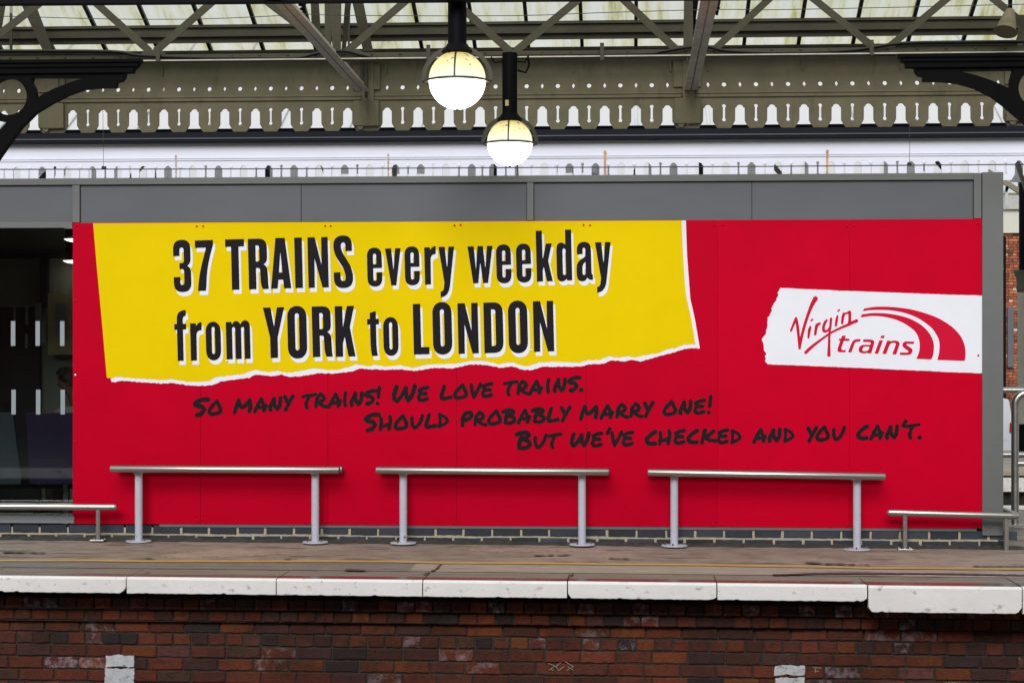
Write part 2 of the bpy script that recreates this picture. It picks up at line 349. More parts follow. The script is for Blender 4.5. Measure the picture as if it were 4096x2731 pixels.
c = 1
def rr(x0, y0, x1, y1, rx, ry):
    pts = []
    for cx, cy, a0 in ((x1 - rx, y1 - ry, 0), (x0 + rx, y1 - ry, 90), (x0 + rx, y0 + ry, 180), (x1 - rx, y0 + ry, 270)):
        for k in range(9):
            a = math.radians(a0 + k * 90 / 8); ca, sa = math.cos(a), math.sin(a)
            pts.append((cx + rx * math.copysign(abs(ca) ** .9, ca), cy + ry * math.copysign(abs(sa) ** .9, sa)))
    return pts
G = {
'T': ([[(0,202),(75.5,202),(75.5,172),(53,172),(53,0),(23,0),(23,172),(0,172)]], []),
'I': ([[(0,0),(0,202),(30.5,202),(30.5,0)]], []),
'R': ([[(0,0),(0,202),(42,202),(75,202,c),(75,166),(75,126),(75,106,c),(60,99),(75,92,c),(76,70),(77,40),(77,14,c),(80,0),(55,0),(47,18,c),(47,45),(46,75),(46,85,c),(37,85),(30,85),(30,0)]], [[(30,111),(30,175),(36,175),(44,175,c),(44,166),(44,119),(44,111,c),(37,111)]]),
'A': ([[(0,0),(22,202),(59,202),(81,0),(52,0),(49,35),(30,35),(26.5,0)]], [[(33,64),(40.5,147),(46.5,64)]]),
'N': ([[(0,0),(0,202),(29,202),(54,90),(55,202),(81,202),(81,0),(56,0),(26.5,118),(25,0)]], []),
'S': ([[(74,144),(74,168),(74,207,c),(39,207),(0,207,c),(0,166),(0,142,c),(13,117),(34,83),(46,60,c),(46,37),(46,25,c),(37,25),(26,25,c),(26,38),(25.5,60.5),(-1,60),(-1,36),(0,-3.5,c),(38,-3.5),(76,-3.5,c),(76,38),(76,62,c),(64,90),(46,121),(30,146,c),(30,164),(30,179,c),(39,179),(48,179,c),(48,165),(48,144)]], []),
'3': ([[(-1,140),(-1,168),(-1,205,c),(34,205),(68,205,c),(68,170),(68,130),(68,110,c),(54,100),(69,94,c),(69,72),(69,32),(69,-4,c),(34,-4),(-1,-4,c),(-1,34),(-1,56.5),(25,57),(25,34),(25,25,c),(33,25),(41,25,c),(41,34),(41,76),(41,88,c),(32,88),(23,88),(23,112),(32,112),(41,112,c),(41,124),(41,163),(41,174,c),(33,174),(24.5,174,c),(24.5,163),(24.5,140.5)]], []),
'7': ([[(0,172),(0,202),(72.5,202),(72.5,182),(50,115,c),(45,60),(40,0),(8,0),(12,60,c),(28,115),(44,172)]], []),
'e': ([[(0,116),(0,152,c),(30,152),(59,152,c),(59,116),(59,70),(24,70),(24,27),(24,20,c),(30,20),(37,20,c),(37,27),(37,53.5),(59.5,53.5),(59.5,32),(59.5,-3.5,c),(30,-3.5),(0,-3.5,c),(0,32)]], [[(24,86),(24,118),(24,128,c),(30.5,128),(37,128,c),(37,118),(37,86)]]),
'v': ([[(0,148),(24.5,148),(32,59),(40.5,148),(62.5,148),(42,0),(22,0)]], []),
'r': ([[(0,0),(0,149),(22.5,149),(24,136),(29,152,c),(46,153),(46,121),(25,121,c),(25,100),(24,0)]], []),
'y': ([[(0,148),(25,148),(32.5,60),(40,148),(62.5,148),(43,-4),(38,-52,c),(4,-53),(4,-30),(16,-30,c),(18,-16),(20.5,5)]], []),
'w': ([[(0,148),(25,148),(31.5,54),(40,148),(61.5,148),(69.5,56),(78,148),(100,148),(79,0),(59,0),(49.5,84),(40,0),(19.5,0)]], []),
'k': ([[(0,0),(0,203),(24.5,203),(25,86),(39.5,151),(63,151),(47,82),(64,0),(40.5,0),(29,59),(24.5,44),(24.5,0)]], []),
'd': ([[(36.5,203),(61,203),(61,0),(40.5,0),(38.5,8),(33,-3,c),(20,-3.5),(0,-4,c),(0,28),(0,118),(0,152,c),(18,152),(30,152,c),(36.5,142)]], [rr(24.5, 22, 36.8, 128, 6.1, 8)]),
'a': ([[(-.5,105),(-.5,122),(0,154,c),(29,154),(56,154,c),(56,122),(56.5,32),(57,22,c),(61.5,22),(61.5,1),(44,0,c),(39,12),(33,-4,c),(19,-3.5),(-3,-4,c),(-3,28),(-3,50),(-3,72,c),(15,84),(32,94,c),(33.5,98),(33.5,123),(33.5,130,c),(28,130.5),(22.5,130,c),(22.5,122),(22.5,105)]], [[(33,74),(21,66,c),(20.5,50),(20.5,30),(20.5,22,c),(26.5,22),(33,22,c),(33,30)]]),
'f': ([[(0,0),(24,0),(24,124.5),(37,124.5),(37,147.5),(24,147.5),(24,162),(24,179,c),(36.5,179),(36.5,202),(0,203,c),(0,168),(0,147.5),(-10.5,147.5),(-10.5,124.5),(0,124.5)]], []),
'o': ([rr(0, -3.5, 60, 151, 30, 42)], [rr(24, 22, 36.2, 130, 6.1, 8)]),
'm': ([[(0,0),(0,149),(22,149),(25,138),(30,152,c),(40,152),(53,152,c),(58,137),(64,154,c),(76,154),(96,154,c),(96,125),(96,0),(72.5,0),(72.5,120),(72.5,128,c),(66.5,128),(60.5,128,c),(60.5,120),(60.5,0),(36.5,0),(36.5,120),(36.5,128,c),(30.5,128),(24.5,128,c),(24.5,120),(24.5,0)]], []),
'Y': ([[(0,202),(30,202),(42.5,124),(56,202),(85,202),(56.5,82),(56,0),(26,0),(26,82)]], []),
'O': ([rr(0, -4, 77, 206, 38.5, 46)], [rr(30.5, 29, 46.5, 177, 8, 10)]),
'K': ([[(0,0),(0,202),(30.5,202),(31,115),(49,202),(78,202),(59,117),(79,0),(51,0),(37.5,80),(30,53),(29.5,0)]], []),
't': ([[(-4,172),(20,179),(20,147.5),(31.5,147.5),(31.5,125.5),(20,125.5),(20,60),(20,20,c),(25,0),(1,0),(-4,25,c),(-4,60),(-4,125.5),(-15.5,125.5),(-15.5,147.5),(-4,147.5)]], []),
'L': ([[(0,0),(0,202),(30,202),(30,29),(62.5,29),(62.5,0)]], []),
'D': ([[(0,0),(0,202),(40,202),(77,202,c),(77,158),(77,44),(77,0,c),(40,0)]], [[(30,28),(30,174),(38,174),(47,174,c),(47,164),(47,38),(47,28,c),(38,28)]]),
}
HEAD = [('3',698,1165.3),('7',784.8,1164),('T',905.6,1160),('R',996.7,1157.8),('A',1085,1155),('I',1182,1152.7),('N',1234.8,1151.7),('S',1337.9,1150),
 ('e',1471,1143.6),('v',1543.8,1142.4),('e',1621,1138.5),('r',1700.5,1138.5),('y',1757.6,1136),('w',1873.7,1134),('e',1987.2,1130.6),('e',2067,1127.6),('k',2147.8,1126.5),('d',2228.3,1123),('a',2310.7,1122.4),('y',2383.4,1117.5),
 ('f',711.7,1443),('r',764.4,1442.2),('o',826,1438.2),('m',907.3,1437),('Y',1057,1432.4),('O',1153.2,1430.7),('R',1251.8,1428),('K',1343.7,1427),('t',1487.6,1423.2),('o',1535.6,1420),('L',1656,1417.8),('O',1733.5,1415),('N',1834.6,1415),('D',1938.3,1412.3),('O',2036,1409.3),('N',2136.3,1406.9)]
WORDS = [(0, 2), (2, 8), (8, 13), (13, 20), (20, 24), (24, 28), (28, 30), (30, 36)]
def headline(mb, dx, dy, grow, lift, span):
    for ch, x0, y0 in HEAD[span[0]:span[1]]:
        pos, neg = G[ch]; tr = lambda L: [(x0 + dx + gx - gy * .025, y0 + dy - gx * .0275 - gy) for gx, gy in curve_pts(L)]
        pp = [tr(L) for L in pos]; nn = [tr(L) for L in neg]
        xs = [p[0] for L in pp for p in L]; ys = [p[1] for L in pp for p in L]
        a, b, X, Y = grid((min(xs), min(ys), max(xs), max(ys)), 1.6)
        Fd = np.minimum.reduce([poly_sdf(X, Y, L) for L in pp])
        for L in nn: Fd = np.maximum(Fd, -poly_sdf(X, Y, L))
        march(mb, a, b, 1.6, Fd - grow, lambda x, y: to_wall(x, y, lift))

# brush alphabet: zoom-pixel centre lines (scale, strokes)
HW = {
'S': (4.704,38,[[(425,465),(330,465),(230,505),(185,550),(215,580),(300,595),(350,640),(330,700),(270,745),(218,755)]]),
'O': (4.704,33,[[(595,500),(540,550),(480,620),(455,690),(490,735),(570,730),(650,700),(665,650),(640,590),(605,510)]]),
'M': (4.704,34,[[(932,705),(960,600),(1008,475)],[(1008,475),(1030,560),(1075,603),(1130,570),(1215,475)],[(1215,475),(1230,560),(1208,680)]]),
'A': (4.704,31,[[(1308,682),(1360,570),(1430,450)],[(1430,450),(1460,520),(1498,620),(1478,670)],[(1390,612),(1450,605),(1520,575)]]),
'N': (4.704,34,[[(1597,650),(1590,600),(1630,520),(1665,440)],[(1665,440),(1672,560),(1728,635)],[(1728,635),(1772,560),(1785,430)]]),
'Y': (4.704,32,[[(1868,412),(1920,520)],[(2020,400),(1950,520),(1883,652)]]),
'T': (3.92,25,[[(120,418),(220,402),(318,385)],[(225,405),(185,490),(172,560),(190,595)]]),
'R': (3.92,26,[[(400,385),(345,450),(325,575)],[(400,385),(450,425),(440,475),(365,510)],[(365,510),(430,560),(495,580)]]),
'I': (3.92,25,[[(790,365),(775,450),(783,558)]]),
'!': (3.92,25,[[(1326,268),(1318,350),(1307,425)],[(1293,518),(1300,522)]]),
'W': (3.92,31,[[(1585,268),(1550,380),(1552,450),(1590,488)],[(1590,488),(1660,410),(1732,285)],[(1732,285),(1740,400),(1772,478)],[(1772,478),(1835,380),(1872,245)]]),
'E': (3.92,26,[[(2082,278),(2010,290),(1950,322)],[(1950,322),(1962,372)],[(2050,372),(1962,372)],[(1962,372),(1938,430),(1960,470),(2010,472),(2075,450)]]),
'L': (3.675,25,[[(205,240),(178,330),(160,400),(190,422),(300,402)]]),
'V': (3.675,24,[[(602,222),(618,320),(640,398)],[(740,208),(700,290),(640,398)]]),
'.': (3.675,29,[[(2213,288),(2218,290)]]),
'P': (3.675,27,[[(492,690),(475,818)],[(475,722),(500,668),(540,632),(595,632),(605,680),(560,722),(492,745)]]),
'B': (3.675,25,[[(1072,620),(1130,600),(1200,600),(1225,632),(1150,680)],[(1135,640),(1110,720),(1105,782)],[(1150,680),(1225,708),(1236,752),(1180,785),(1110,782)]]),
'H': (4.704,32,[[(402,340),(405,440),(387,558)],[(566,315),(577,400),(548,545)],[(400,500),(480,482),(570,445)]]),
'U': (4.704,31,[[(970,325),(972,430),(1005,508),(1060,495),(1130,400),(1168,290)]]),
'D': (4.704,27,[[(1498,262),(1512,370),(1495,492)],[(1498,262),(1600,315),(1652,390),(1600,440),(1495,492)]]),
'C': (3.92,29,[[(2272,230),(2200,275),(2135,350),(2155,400),(2210,413),(2270,410)]]),
"'": (3.92,27,[[(1556,183),(1535,220),(1522,250)]]),
'K': (3.92,28,[[(1015,240),(990,330),(968,430)],[(1155,248),(1080,305),(1025,352)],[(1025,352),(1090,390),(1175,402)]]),
}
zA=(4.704,740,1500); zB=(3.92,1180,1480); zC=(3.675,1720,1480); zD=(4.704,1440,1600); zE=(3.92,2280,1550); zF=(3.92,2040,1670); zG=(3.92,2560,1660); zH=(3.92,3120,1640)
HWT = [(zA,1,'S150,790 O425,770 M900,740 A1278,715 N1560,690 Y1840,685'),
 (zB,1,'T92,620 R298,605 A505,600 I750,583 N848,573 S1075,560 !1262,553 W1518,520 E1912,500'),
 (zC,1,'L137,445 O337,438 V578,422 E750,410 T1070,390 R1265,377 A1445,372 I1705,347 N1800,337 S2013,327 .2185,320'),
 (zD,2,'S72,605 H350,592 O632,573 U940,548 L1205,540 D1462,525 P1885,517'),
 (zC,2,'R635,830 O837,818 B1047,808 A1275,797 B1477,787 L1710,773 Y1907,768'),
 (zE,2,'M140,523 A460,503 R705,490 R925,480 Y1142,475 O1445,450 N1695,435 E1930,425 !2142,420'),
 (zF,3,"B65,507 U368,490 T575,492 W937,475 E1263,470 '1497,277 V1570,462 E1750,455"),
 (zG,3,'C67,480 H277,480 E520,468 C722,460 K940,458 E1203,460 D1415,457 A1757,447 N1997,438 D2240,433'),
 (zH,3,"Y412,510 O550,497 U815,485 C1187,475 A1397,475 N1640,467 '1902,272 T1950,465 .2150,462")]
def smooth_line(pts, k=5):
    if len(pts) < 3: return pts
    out = []; q = [pts[0]] + list(pts) + [pts[-1]]
    for i in range(1, len(q) - 2):
        p0, p1, p2, p3 = q[i - 1:i + 3]
        for j in range(k):
            t = j / k; out.append(tuple(.5 * (2 * p1[a] + (p2[a] - p0[a]) * t + (2 * p0[a] - 5 * p1[a] + 4 * p2[a] - p3[a]) * t * t + (3 * p1[a] - p0[a] - 3 * p2[a] + p3[a]) * t ** 3) for a in range(len(p1))))
    out.append(pts[-1]); return out
WLEN = {1: [2, 4, 7, 2, 4, 7], 2: [6, 8, 5, 4], 3: [3, 5, 7, 3, 3, 6]}
def handwriting(words, line, lift):
    cnt = 0
    for (s, ox, oy), ln, txt in HWT:
        if ln != line: continue
        for k, w_ in enumerate(txt.split()):
            acc = 0; wi = 0
            while cnt >= acc + WLEN[line][wi]: acc += WLEN[line][wi]; wi += 1
            cnt += 1; mb = words.setdefault((line, wi), MB())
            ch = w_[0]; tx, ty = [float(v) for v in w_[1:].split(',')]; tx = ox + tx / s; ty = oy + ty / s
            gs, r, strokes = HW[ch]; big = (ch == 'S' and (s, ox, oy) in (zA, zD) and k == 0) or (ch == 'W' and line == 1) or (ch == 'B' and line == 3)
            base_big = ch in 'SW'; sc = 1.0
            if base_big and not big: sc = .83
            if ch == 'B' and big: sc = 1.2
            st = [[(x / gs * sc, y / gs * sc, (r + 4) / gs * (sc ** .4)) for x, y in smooth_line(L)] for L in strokes]
            jx, jy = random.uniform(-.6, .6), random.uniform(-.6, .6)
            lx = min(p[0] - p[2] for L in st for p in L); by = max(p[1] + p[2] for L in st for p in L)
            st = [[(x - lx + tx + jx, y - by + ty + jy, rr_ * (1 + .10 * math.sin(i * 1.7 + x))) for i, (x, y, rr_) in enumerate(L)] for L in st]
            bb = (min(p[0] - p[2] for L in st for p in L), min(p[1] - p[2] for L in st for p in L), max(p[0] + p[2] for L in st for p in L), max(p[1] + p[2] for L in st for p in L))
            a, b, X, Y = grid(bb, 1.5); Fd = np.minimum.reduce([stroke_sdf(X, Y, L) for L in st]) + wobble(X, Y, .7, .5)
            march(mb, a, b, 1.5, Fd, lambda x, y, q=lift + .0004 * (cnt % 2): to_wall(x, y, q))

# ------------------------------------------------------------------ ground, tracks, platforms (the setting)
def gz(x): return -.0035 * x - .006
def ground_sheet(name, x0, x1, y0, y1, m, dz=0, nx=60, kind='structure', f=gz, thick=0):
    mb = MB(); xs = [x0 + (x1 - x0) * i / nx for i in range(nx + 1)]
    mb.add([(x, y, f(x) + dz) for y in (y0, y1) for x in xs], [(i, i + 1, nx + 2 + i, nx + 1 + i) for i in range(nx)])
    if thick: 
        n = nx + 1; mb.add([(x, y0, f(x) + dz + q) for q in (0, -thick) for x in xs], [(i, i + 1, n + 1 + i, n + i) for i in range(nx)])
    return tag(mb.build(name, m, recalc=False), kind=kind)
M['ballast'] = mat('track_ballast', (.10, .085, .07), .9, var=.5, scale=20, bump=1, bscale=25)
gsheet = MB(); gsheet.add([(-200, -200, -1.15), (200, -200, -1.15), (200, 300, -1.15), (-200, 300, -1.15)], [(0, 1, 2, 3)])
tag(gsheet.build('ground', M['ballast'], recalc=False), kind='structure')
ground_sheet('platform', -16, 16, 12.76, 18.75, M['asphalt'])
# strip between the slabs and the yellow line, in two tones, lying on the platform
xs_, _ = at(1640, 2290, 12.9)
ground_sheet('paving_strip', -16, xs_, 12.80, 13.32, M['strip'], .004)
ground_sheet('paving_strip_pale', xs_, 16, 12.80, 13.36, M['strip2'], .004)
# hand painted yellow line, slightly wavy
mb = MB(); pts = []
LY = [(-700, 2244), (0, 2245), (400, 2245), (560, 2248), (900, 2248.5), (1240, 2248), (1560, 2249), (1760, 2254), (2048, 2255.5), (2300, 2257.5), (2420, 2260), (2800, 2262), (3100, 2268), (3350, 2271), (3460, 2275), (3700, 2276), (4096, 2279), (4900, 2284)]
for px, py in LY:
    lo, hi = 9, 16
    for _ in range(30):
        mid = (lo + hi) / 2; x, z = at(px, py, mid)
        if z < gz(x): hi = mid
        else: lo = mid
    pts.append((x, lo))
vs = []
for x, y in pts: vs += [(x, y - .056, gz(x) + .009), (x, y + .056, gz(x) + .009)]
mb.add(vs, [(2 * i, 2 * i + 2, 2 * i + 3, 2 * i + 1) for i in range(len(pts) - 1)])
tag(mb.build('yellow_line', M['lineyellow'], recalc=False), kind='structure')
# stains, tar joints and a repaired patch on the paving, each with a shape of its own
def to_ground(px, py, dz):
    u = (px - 2048) / F; dx = FW[0] + u * RT[0]; dy = FW[1] + u * RT[1]; t = (EYE - 0.0) * F / (py - HY)
    for _ in range(3): t = (EYE - gz(t * dx)) * F / (py - HY)
    return (t * dx, t * dy, gz(t * dx) + dz)
def ground_marks(name, m, items, dz, amp=2.2):
    mb = MB()
    for st in items:
        xs = [p[0] for p in st]; ys = [p[1] for p in st]; r = max(p[2] for p in st); a, b, X, Y = grid((min(xs) - r * 6, min(ys) - r, max(xs) + r * 6, max(ys) + r), 2.0, 4)
        Fd = stroke_sdf(X / 5, Y, [(x / 5, y, q) for x, y, q in st]) + wobble(X / 4, Y, amp, .5) + wobble(X, Y * 3, amp * .5, .21)
        march(mb, a, b, 2.0, Fd, lambda x, y: to_ground(x, y, dz))
    return tag(mb.build(name, m, recalc=False), kind='structure')
M['stain'] = mat('dark_stain', (.055, .047, .04), .85, var=.4, scale=20); M['patch'] = mat('pale_patch', (.30, .235, .19), .7, var=.3, scale=9, stretch=(.6, 1, 1)); M['tar'] = mat('tar_joint', (.045, .038, .032), .6, var=.3)
ground_marks('paving_stains', M['stain'], [[(1400, 2283, 4), (1450, 2284, 3)], [(1140, 2240, 1.6), (1180, 2241, 1.2)], [(3235, 2254, 3), (3300, 2258, 2), (3480, 2263, 1)], [(700, 2287, .8), (730, 2287, .8)], [(20, 2212, 2.5), (170, 2214, 1.5)], [(3900, 2268, 1.5), (4090, 2270, 1.5)], [(2140, 2225, 1.6), (2290, 2222, 1.4)], [(2420, 2236, 1.4), (2520, 2238, 1)], [(560, 2236, 1), (620, 2237, 1)]], .0095, 1.2)
ground_marks('pale_paving_patch', M['patch'], [[(700, 2222, 9), (900, 2212, 15), (1080, 2208, 9)], [(1900, 2200, 5), (2400, 2201, 6)]], .0012, 3)
ground_marks('tar_joints', M['tar'], [[(1766, 2259, .9), (1745, 2280, .9), (1700, 2300, .9)], [(560, 2299, .7), (600, 2290, .7)], [(2268, 2318, .8), (2292, 2299, .8)], [(3100, 2303, 2.2), (3300, 2297, 3), (3700, 2298, 2.6), (4200, 2306, 2.5)]], .0098, .8)
# grit in the angle between platform and wall
mb = MB(); nx = 260; vs = []
for i in range(nx + 1):
    x = -7 + 10.2 * i / nx; w_ = .045 + .025 * math.sin(i * .9) * math.sin(i * .37) + random.uniform(0, .02)
    vs += [(x, YW - .02 - w_, gz(x) + .002), (x, YW - .014, gz(x) + .016 + random.uniform(0, .016))]
mb.add(vs, [(2 * i, 2 * i + 2, 2 * i + 3, 2 * i + 1) for i in range(nx)])
tag(mb.build('grit', M['dirt'], recalc=False), kind='stuff')
o_ = bpy.data.objects['grit']; tag(o_, 'black grit lying along the foot of the waiting room wall', 'grit')

# platform edge slabs
JX = [-6.25, -5.29, -4.305, -3.327, -2.319, -1.345, -.39, .586, 1.56, 2.545, 3.53, 4.52]
GRP = 'white-edged coping slabs along the platform edge'
names_ = ['leftmost, partly outside the picture', 'second from the left, under the low left barrier', 'third from the left, under the first perch bench', 'fourth from the left, under the gap after the first bench', 'fifth from the left, under the middle bench', 'sixth from the left, right of the middle bench', 'seventh from the left, under the left half of the third bench']
ji = 0
for i in range(len(JX) - 1):
    xa, xb = JX[i] + .004, JX[i + 1] - .004; thick = i >= 8
    h = .172 if thick else .108; yf = 12.27 if thick else 12.30; xc = (xa + xb) / 2
    r0 = empty('coping_slab', (xc, yf, gz(xc)), None, 'coping slab', GRP)
    px0 = 2048 + F * (xc * RT[0] + 12.3 * RT[1]) / (xc * FW[0] + 12.3 * FW[1])
    if not thick: n_ = int(i - 1); lab = 'white painted platform edge slab, ' + (names_[n_ - 0] if 0 <= n_ < len(names_) else 'beyond the left edge of the picture')
    else: lab = 'thicker white edge slab at the right, deeper than its neighbours, ' + ('starting at the step' if i == 8 else 'next to the picture edge' if i == 9 else 'beyond the right edge')
    r0['label'] = lab
    # nosing: front piece with chipped lower edge
    n = 46; dz = random.uniform(-.002, .002); prof = []
    lowz = [gz(xc) - h + random.uniform(-.0015, .0015) + (random.uniform(.002, .008) if random.random() < .07 else 0) for _ in range(n + 1)]
    ch_ = random.choice([0, 1, 2]); ch_amp = random.choice([.5, .8, 1.3])
    if ch_ != 1:
        for k in range(0, 2): lowz[n - k] += [.030, .008][k] * ch_amp
    if ch_ == 2: lowz[0] += .03
    fr = MB(); rows = []
    for k in range(n + 1):
        x = xa + (xb - xa) * k / n; t = gz(x) + dz; b = lowz[k] - gz(xc) + gz(x)
        rows.append([(x, yf + .052, t), (x, yf + .012, t - .0005), (x, yf + .003, t - .005), (x, yf, t - .014), (x, yf, b + .004), (x, yf + .006, b), (x, yf + .052, b)])
    m_ = len(rows[0]); fr.add([p for r_ in rows for p in r_], [(k * m_ + j, (k + 1) * m_ + j, (k + 1) * m_ + (j + 1) % m_, k * m_ + (j + 1) % m_) for k in range(n) for j in range(m_)] + [tuple(range(m_)), tuple(n * m_ + j for j in reversed(range(m_)))])
    fr.build('painted_nosing', M['coping'], r0)
    for (ya_, yb_, nm_, mm_) in ((yf + .054, 12.50, 'wet_margin', 'wet' if i >= 4 else 'damp'), (12.50, 12.798, 'slab_top', 'slab')):
        sb = MB(); sb.box(xa, xb, ya_, yb_, gz(xc) - h + .01, gz(xc) + .0005 + dz); sb.v = [(x, y, z + gz(x) - gz(xc)) for x, y, z in sb.v]; sb.build(nm_, M[mm_], r0)
# brick wall of the platform
def brickset(mb, x0, x1, z0, h, L, j, yf, depth, pal, off=0, ragged=.003, effp=.2, gap=.011, slope=gz):
    x = x0 + off
    while x < x1:
        l = L + random.uniform(-.004, .004); b = j + random.uniform(-.002, .002)
        xa, xb = x + b / 2, x + l - b / 2; dz = slope(x)
        za, zb = z0 + dz + random.uniform(-.0015, .0015), z0 + dz + h + random.uniform(-.0015, .0015); y = yf + random.uniform(-.003, .003)
        col = random.choices([p[0] for p in pal], [p[1] for p in pal])[0]; k = random.uniform(.78, 1.2)
        a = random.choice([.7, 1.0, .9]) if random.random() < effp else 0.0
        cc = (col[0] * k, col[1] * k, col[2] * k, a)
        ch = .006; J = lambda: random.uniform(-ragged, ragged)
        vs = []
        nx_ = max(2, int((xb - xa) / .03))
        ring = [(xa + (xb - xa) * t / nx_, za) for t in range(nx_ + 1)] + [(xb, za + (zb - za) * .5)] + [(xb - (xb - xa) * t / nx_, zb) for t in range(nx_ + 1)] + [(xa, za + (zb - za) * .5)]
        cx, cz = (xa + xb) / 2, (za + zb) / 2; n = len(ring)
        jit = [(J(), J()) for _ in ring]
        vs += [(px + jx, y + depth, pz + jz) for (px, pz), (jx, jz) in zip(ring, jit)]
        vs += [(px + jx, y + .006, pz + jz) for (px, pz), (jx, jz) in zip(ring, jit)]
        vs += [(px + jx + (ch if px < cx else -ch) * min(1, abs(px - cx) / ((xb - xa) / 2 - .001)) ** 8, y + random.uniform(0, .0012), pz + jz + (ch if pz < cz else -ch) * (0 if abs(pz - cz) < 1e-4 else 1)) for (px, pz), (jx, jz) in zip(ring, jit)]
        fs = [(i, (i + 1) % n, n + (i + 1) % n, n + i) for i in range(n)] + [(n + i, n + (i + 1) % n, 2 * n + (i + 1) % n, 2 * n + i) for i in range(n)] + [tuple(2 * n + i for i in range(n))]
        mb.add(vs, fs, cc); x += l
PAL = [((.165, .042, .022), 4), ((.135, .038, .022), 4), ((.100, .033, .022), 4), ((.185, .052, .019), 1.2), ((.070, .032, .026), 2.4), ((.045, .030, .028), 1), ((.090, .042, .025), .3), ((.125, .048, .042), .8)]
wall = empty('brick_platform_wall', (0, 12.5, -1.1), 'dark red brick wall of the platform below the white edge slabs', 'brick wall')
bm_ = MB(); z = -.163
spec_ = [('H', 12.415), ('H', 12.455), ('S', 12.5), ('H', 12.5), ('S', 12.5), ('S', 12.5), ('S', 12.5), ('H', 12.5), ('S', 12.5), ('S', 12.5), ('S', 12.5), ('H', 12.5)]
brickset(bm_, -8, 7, -.155, .072, .118, .010, 12.52, .08, [((.03, .022, .018), 1), ((.045, .03, .022), 1)], 0, effp=0)  # recessed course: shade under the slabs put into darker brick colours
for k, (t, yf) in enumerate(spec_):
    brickset(bm_, -8, 7, z - .073 - .0845 * k + .0, .073, .1215 if t == 'H' else .2405, .011, yf, .1, PAL, random.uniform(-.12, 0), effp=.17)
bm_.build('bricks', M['brick'], wall, cols=True)
mo = MB(); mo.box(-8, 7, 12.512, 12.9, -1.14, -.245); mo.box(-8, 7, 12.467, 12.9, -.243 - .08, -.24); mo.box(-8, 7, 12.428, 12.9, -.236, -.168); mo.box(-8, 7, 12.53, 12.9, -.166, -.100); mo.build('mortar', M['mortar'], wall)
# sloping mortar fillet under the slabs
mo = MB(); n = 200; vs = []
for k in range(n + 1):
    x = -8 + 15 * k / n; dz = gz(x); h = .018 + .010 * math.sin(k * .31) * math.sin(k * .11 + 2) + random.uniform(-.004, .004)
    vs += [(x, 12.418 + random.uniform(0, .01), -.163 + dz), (x, 12.5, -.163 + h + dz + .02), (x, 12.53, -.163 + h + dz + .03)]
mo.add(vs, [(3 * k + j, 3 * k + 3 + j, 3 * k + 4 + j, 3 * k + 1 + j) for k in range(n) for j in range(2)]); mo.build('mortar_fillet', M['mortar'], wall, smooth=True)
# flaking whitewash patches and chalk scratches on the bricks
def patch(px0, px1, py0, py1, seed, thr=.0):
    a, b, X, Y = grid((px0, py0, px1, py1), 2.0, 10); r_ = np.random.RandomState(seed); Fd = np.maximum.reduce([px0 - X, X - px1, py0 - Y, Y - py1])
    nz = sum(np.sin(X * f * r_.uniform(.7, 1.3) + r_.uniform(0, 6)) * np.sin(Y * f * r_.uniform(.7, 1.3) + r_.uniform(0, 6)) / (1 + i) for i, f in enumerate((.08, .16, .3, .5, .8)))
    mb = MB(); march(mb, a, b, 2.0, Fd + 2.6 * (nz + thr), lambda x, y: (at(x, y, 12.4935)[0], 12.4935, at(x, y, 12.4935)[1])); return mb
patch(408, 522, 2627, 2673, 1).build('whitewash_patch', M['whitewash'], wall, recalc=False)
patch(406, 521, 2682, 2790, 2, -.6).build('whitewash_patch', M['whitewash'], wall, recalc=False)
patch(3102, 3226, 2668, 2708, 5, .2).build('whitewash_patch', M['whitewash'], wall, recalc=False)
patch(3105, 3224, 2718, 2760, 6).build('whitewash_patch', M['whitewash'], wall, recalc=False)
mb = MB()
for L in [[(2192,2660),(2218,2671),(2194,2687)],[(2194,2684),(2212,2687)],[(2240,2658),(2222,2673),(2235,2688),(2253,2673)],[(2259,2653),(2292,2673),(2266,2688)],[(2270,2673),(2291,2688)],[(3258,2677),(3290,2679)],[(3268,2679),(3266,2695),(3280,2690)]]:
    st = [(x, y, 1.3) for x, y in L]; xs = [p[0] for p in st]; ys = [p[1] for p in st]; a, b, X, Y = grid((min(xs), min(ys), max(xs), max(ys)), 1.0, 4)
    march(mb, a, b, 1.0, stroke_sdf(X, Y, st) + wobble(X, Y, .6, .9), lambda x, y: (at(x, y, 12.4925)[0], 12.4925, at(x, y, 12.4925)[1]))
mb.build('chalk_marks', M['chalk'], wall, recalc=False)
wall.location.y += .09          # the slabs overhang the corbelled courses

# ------------------------------------------------------------------ waiting room
room = empty('waiting_room', (0, YW, 0), 'grey framed waiting room with glazed bay at left behind the red hoarding', 'building')
ztop = 2.905
def pb(px0, px1, py0, py1, Y, d): return MB().pbox(px0, px1, py0, py1, Y, d)
XR = at(4010, 1000, YW)[0]; XCP = at(3926, 1000, YW)[0]
fr = MB(); z735 = at(2048, 731, YW)[1]
fr.box(-9, at(3893, 700, YW)[0] - .001, YW - .03, YW + .06, z735, ztop); fr.build('top_rail', M['frame'], room, bevel=.003)
MB().box(XCP, XR, YW - .035, YW + .11, .087, ztop + .004).build('corner_post', M['frame'], room, bevel=.004)
zb885 = 2.52
for a, b in ((293, 322), (2108, 2135), (3893, 3924)):
    MB().box(at(a, 800, YW)[0], at(b, 800, YW)[0], YW - .025, YW + .06, 2.5505, (ztop - .001) if a > 3000 else z735 - .002).build('mullion', M['frame'], room, bevel=.003)
zp = at(100, 889, YW)[1]; zt2 = at(100, 913, YW)[1]
MB().box(-9, at(292, 900, YW)[0], YW - .02, YW + .05, zt2, zp).build('transom', M['frame'], room, bevel=.003)
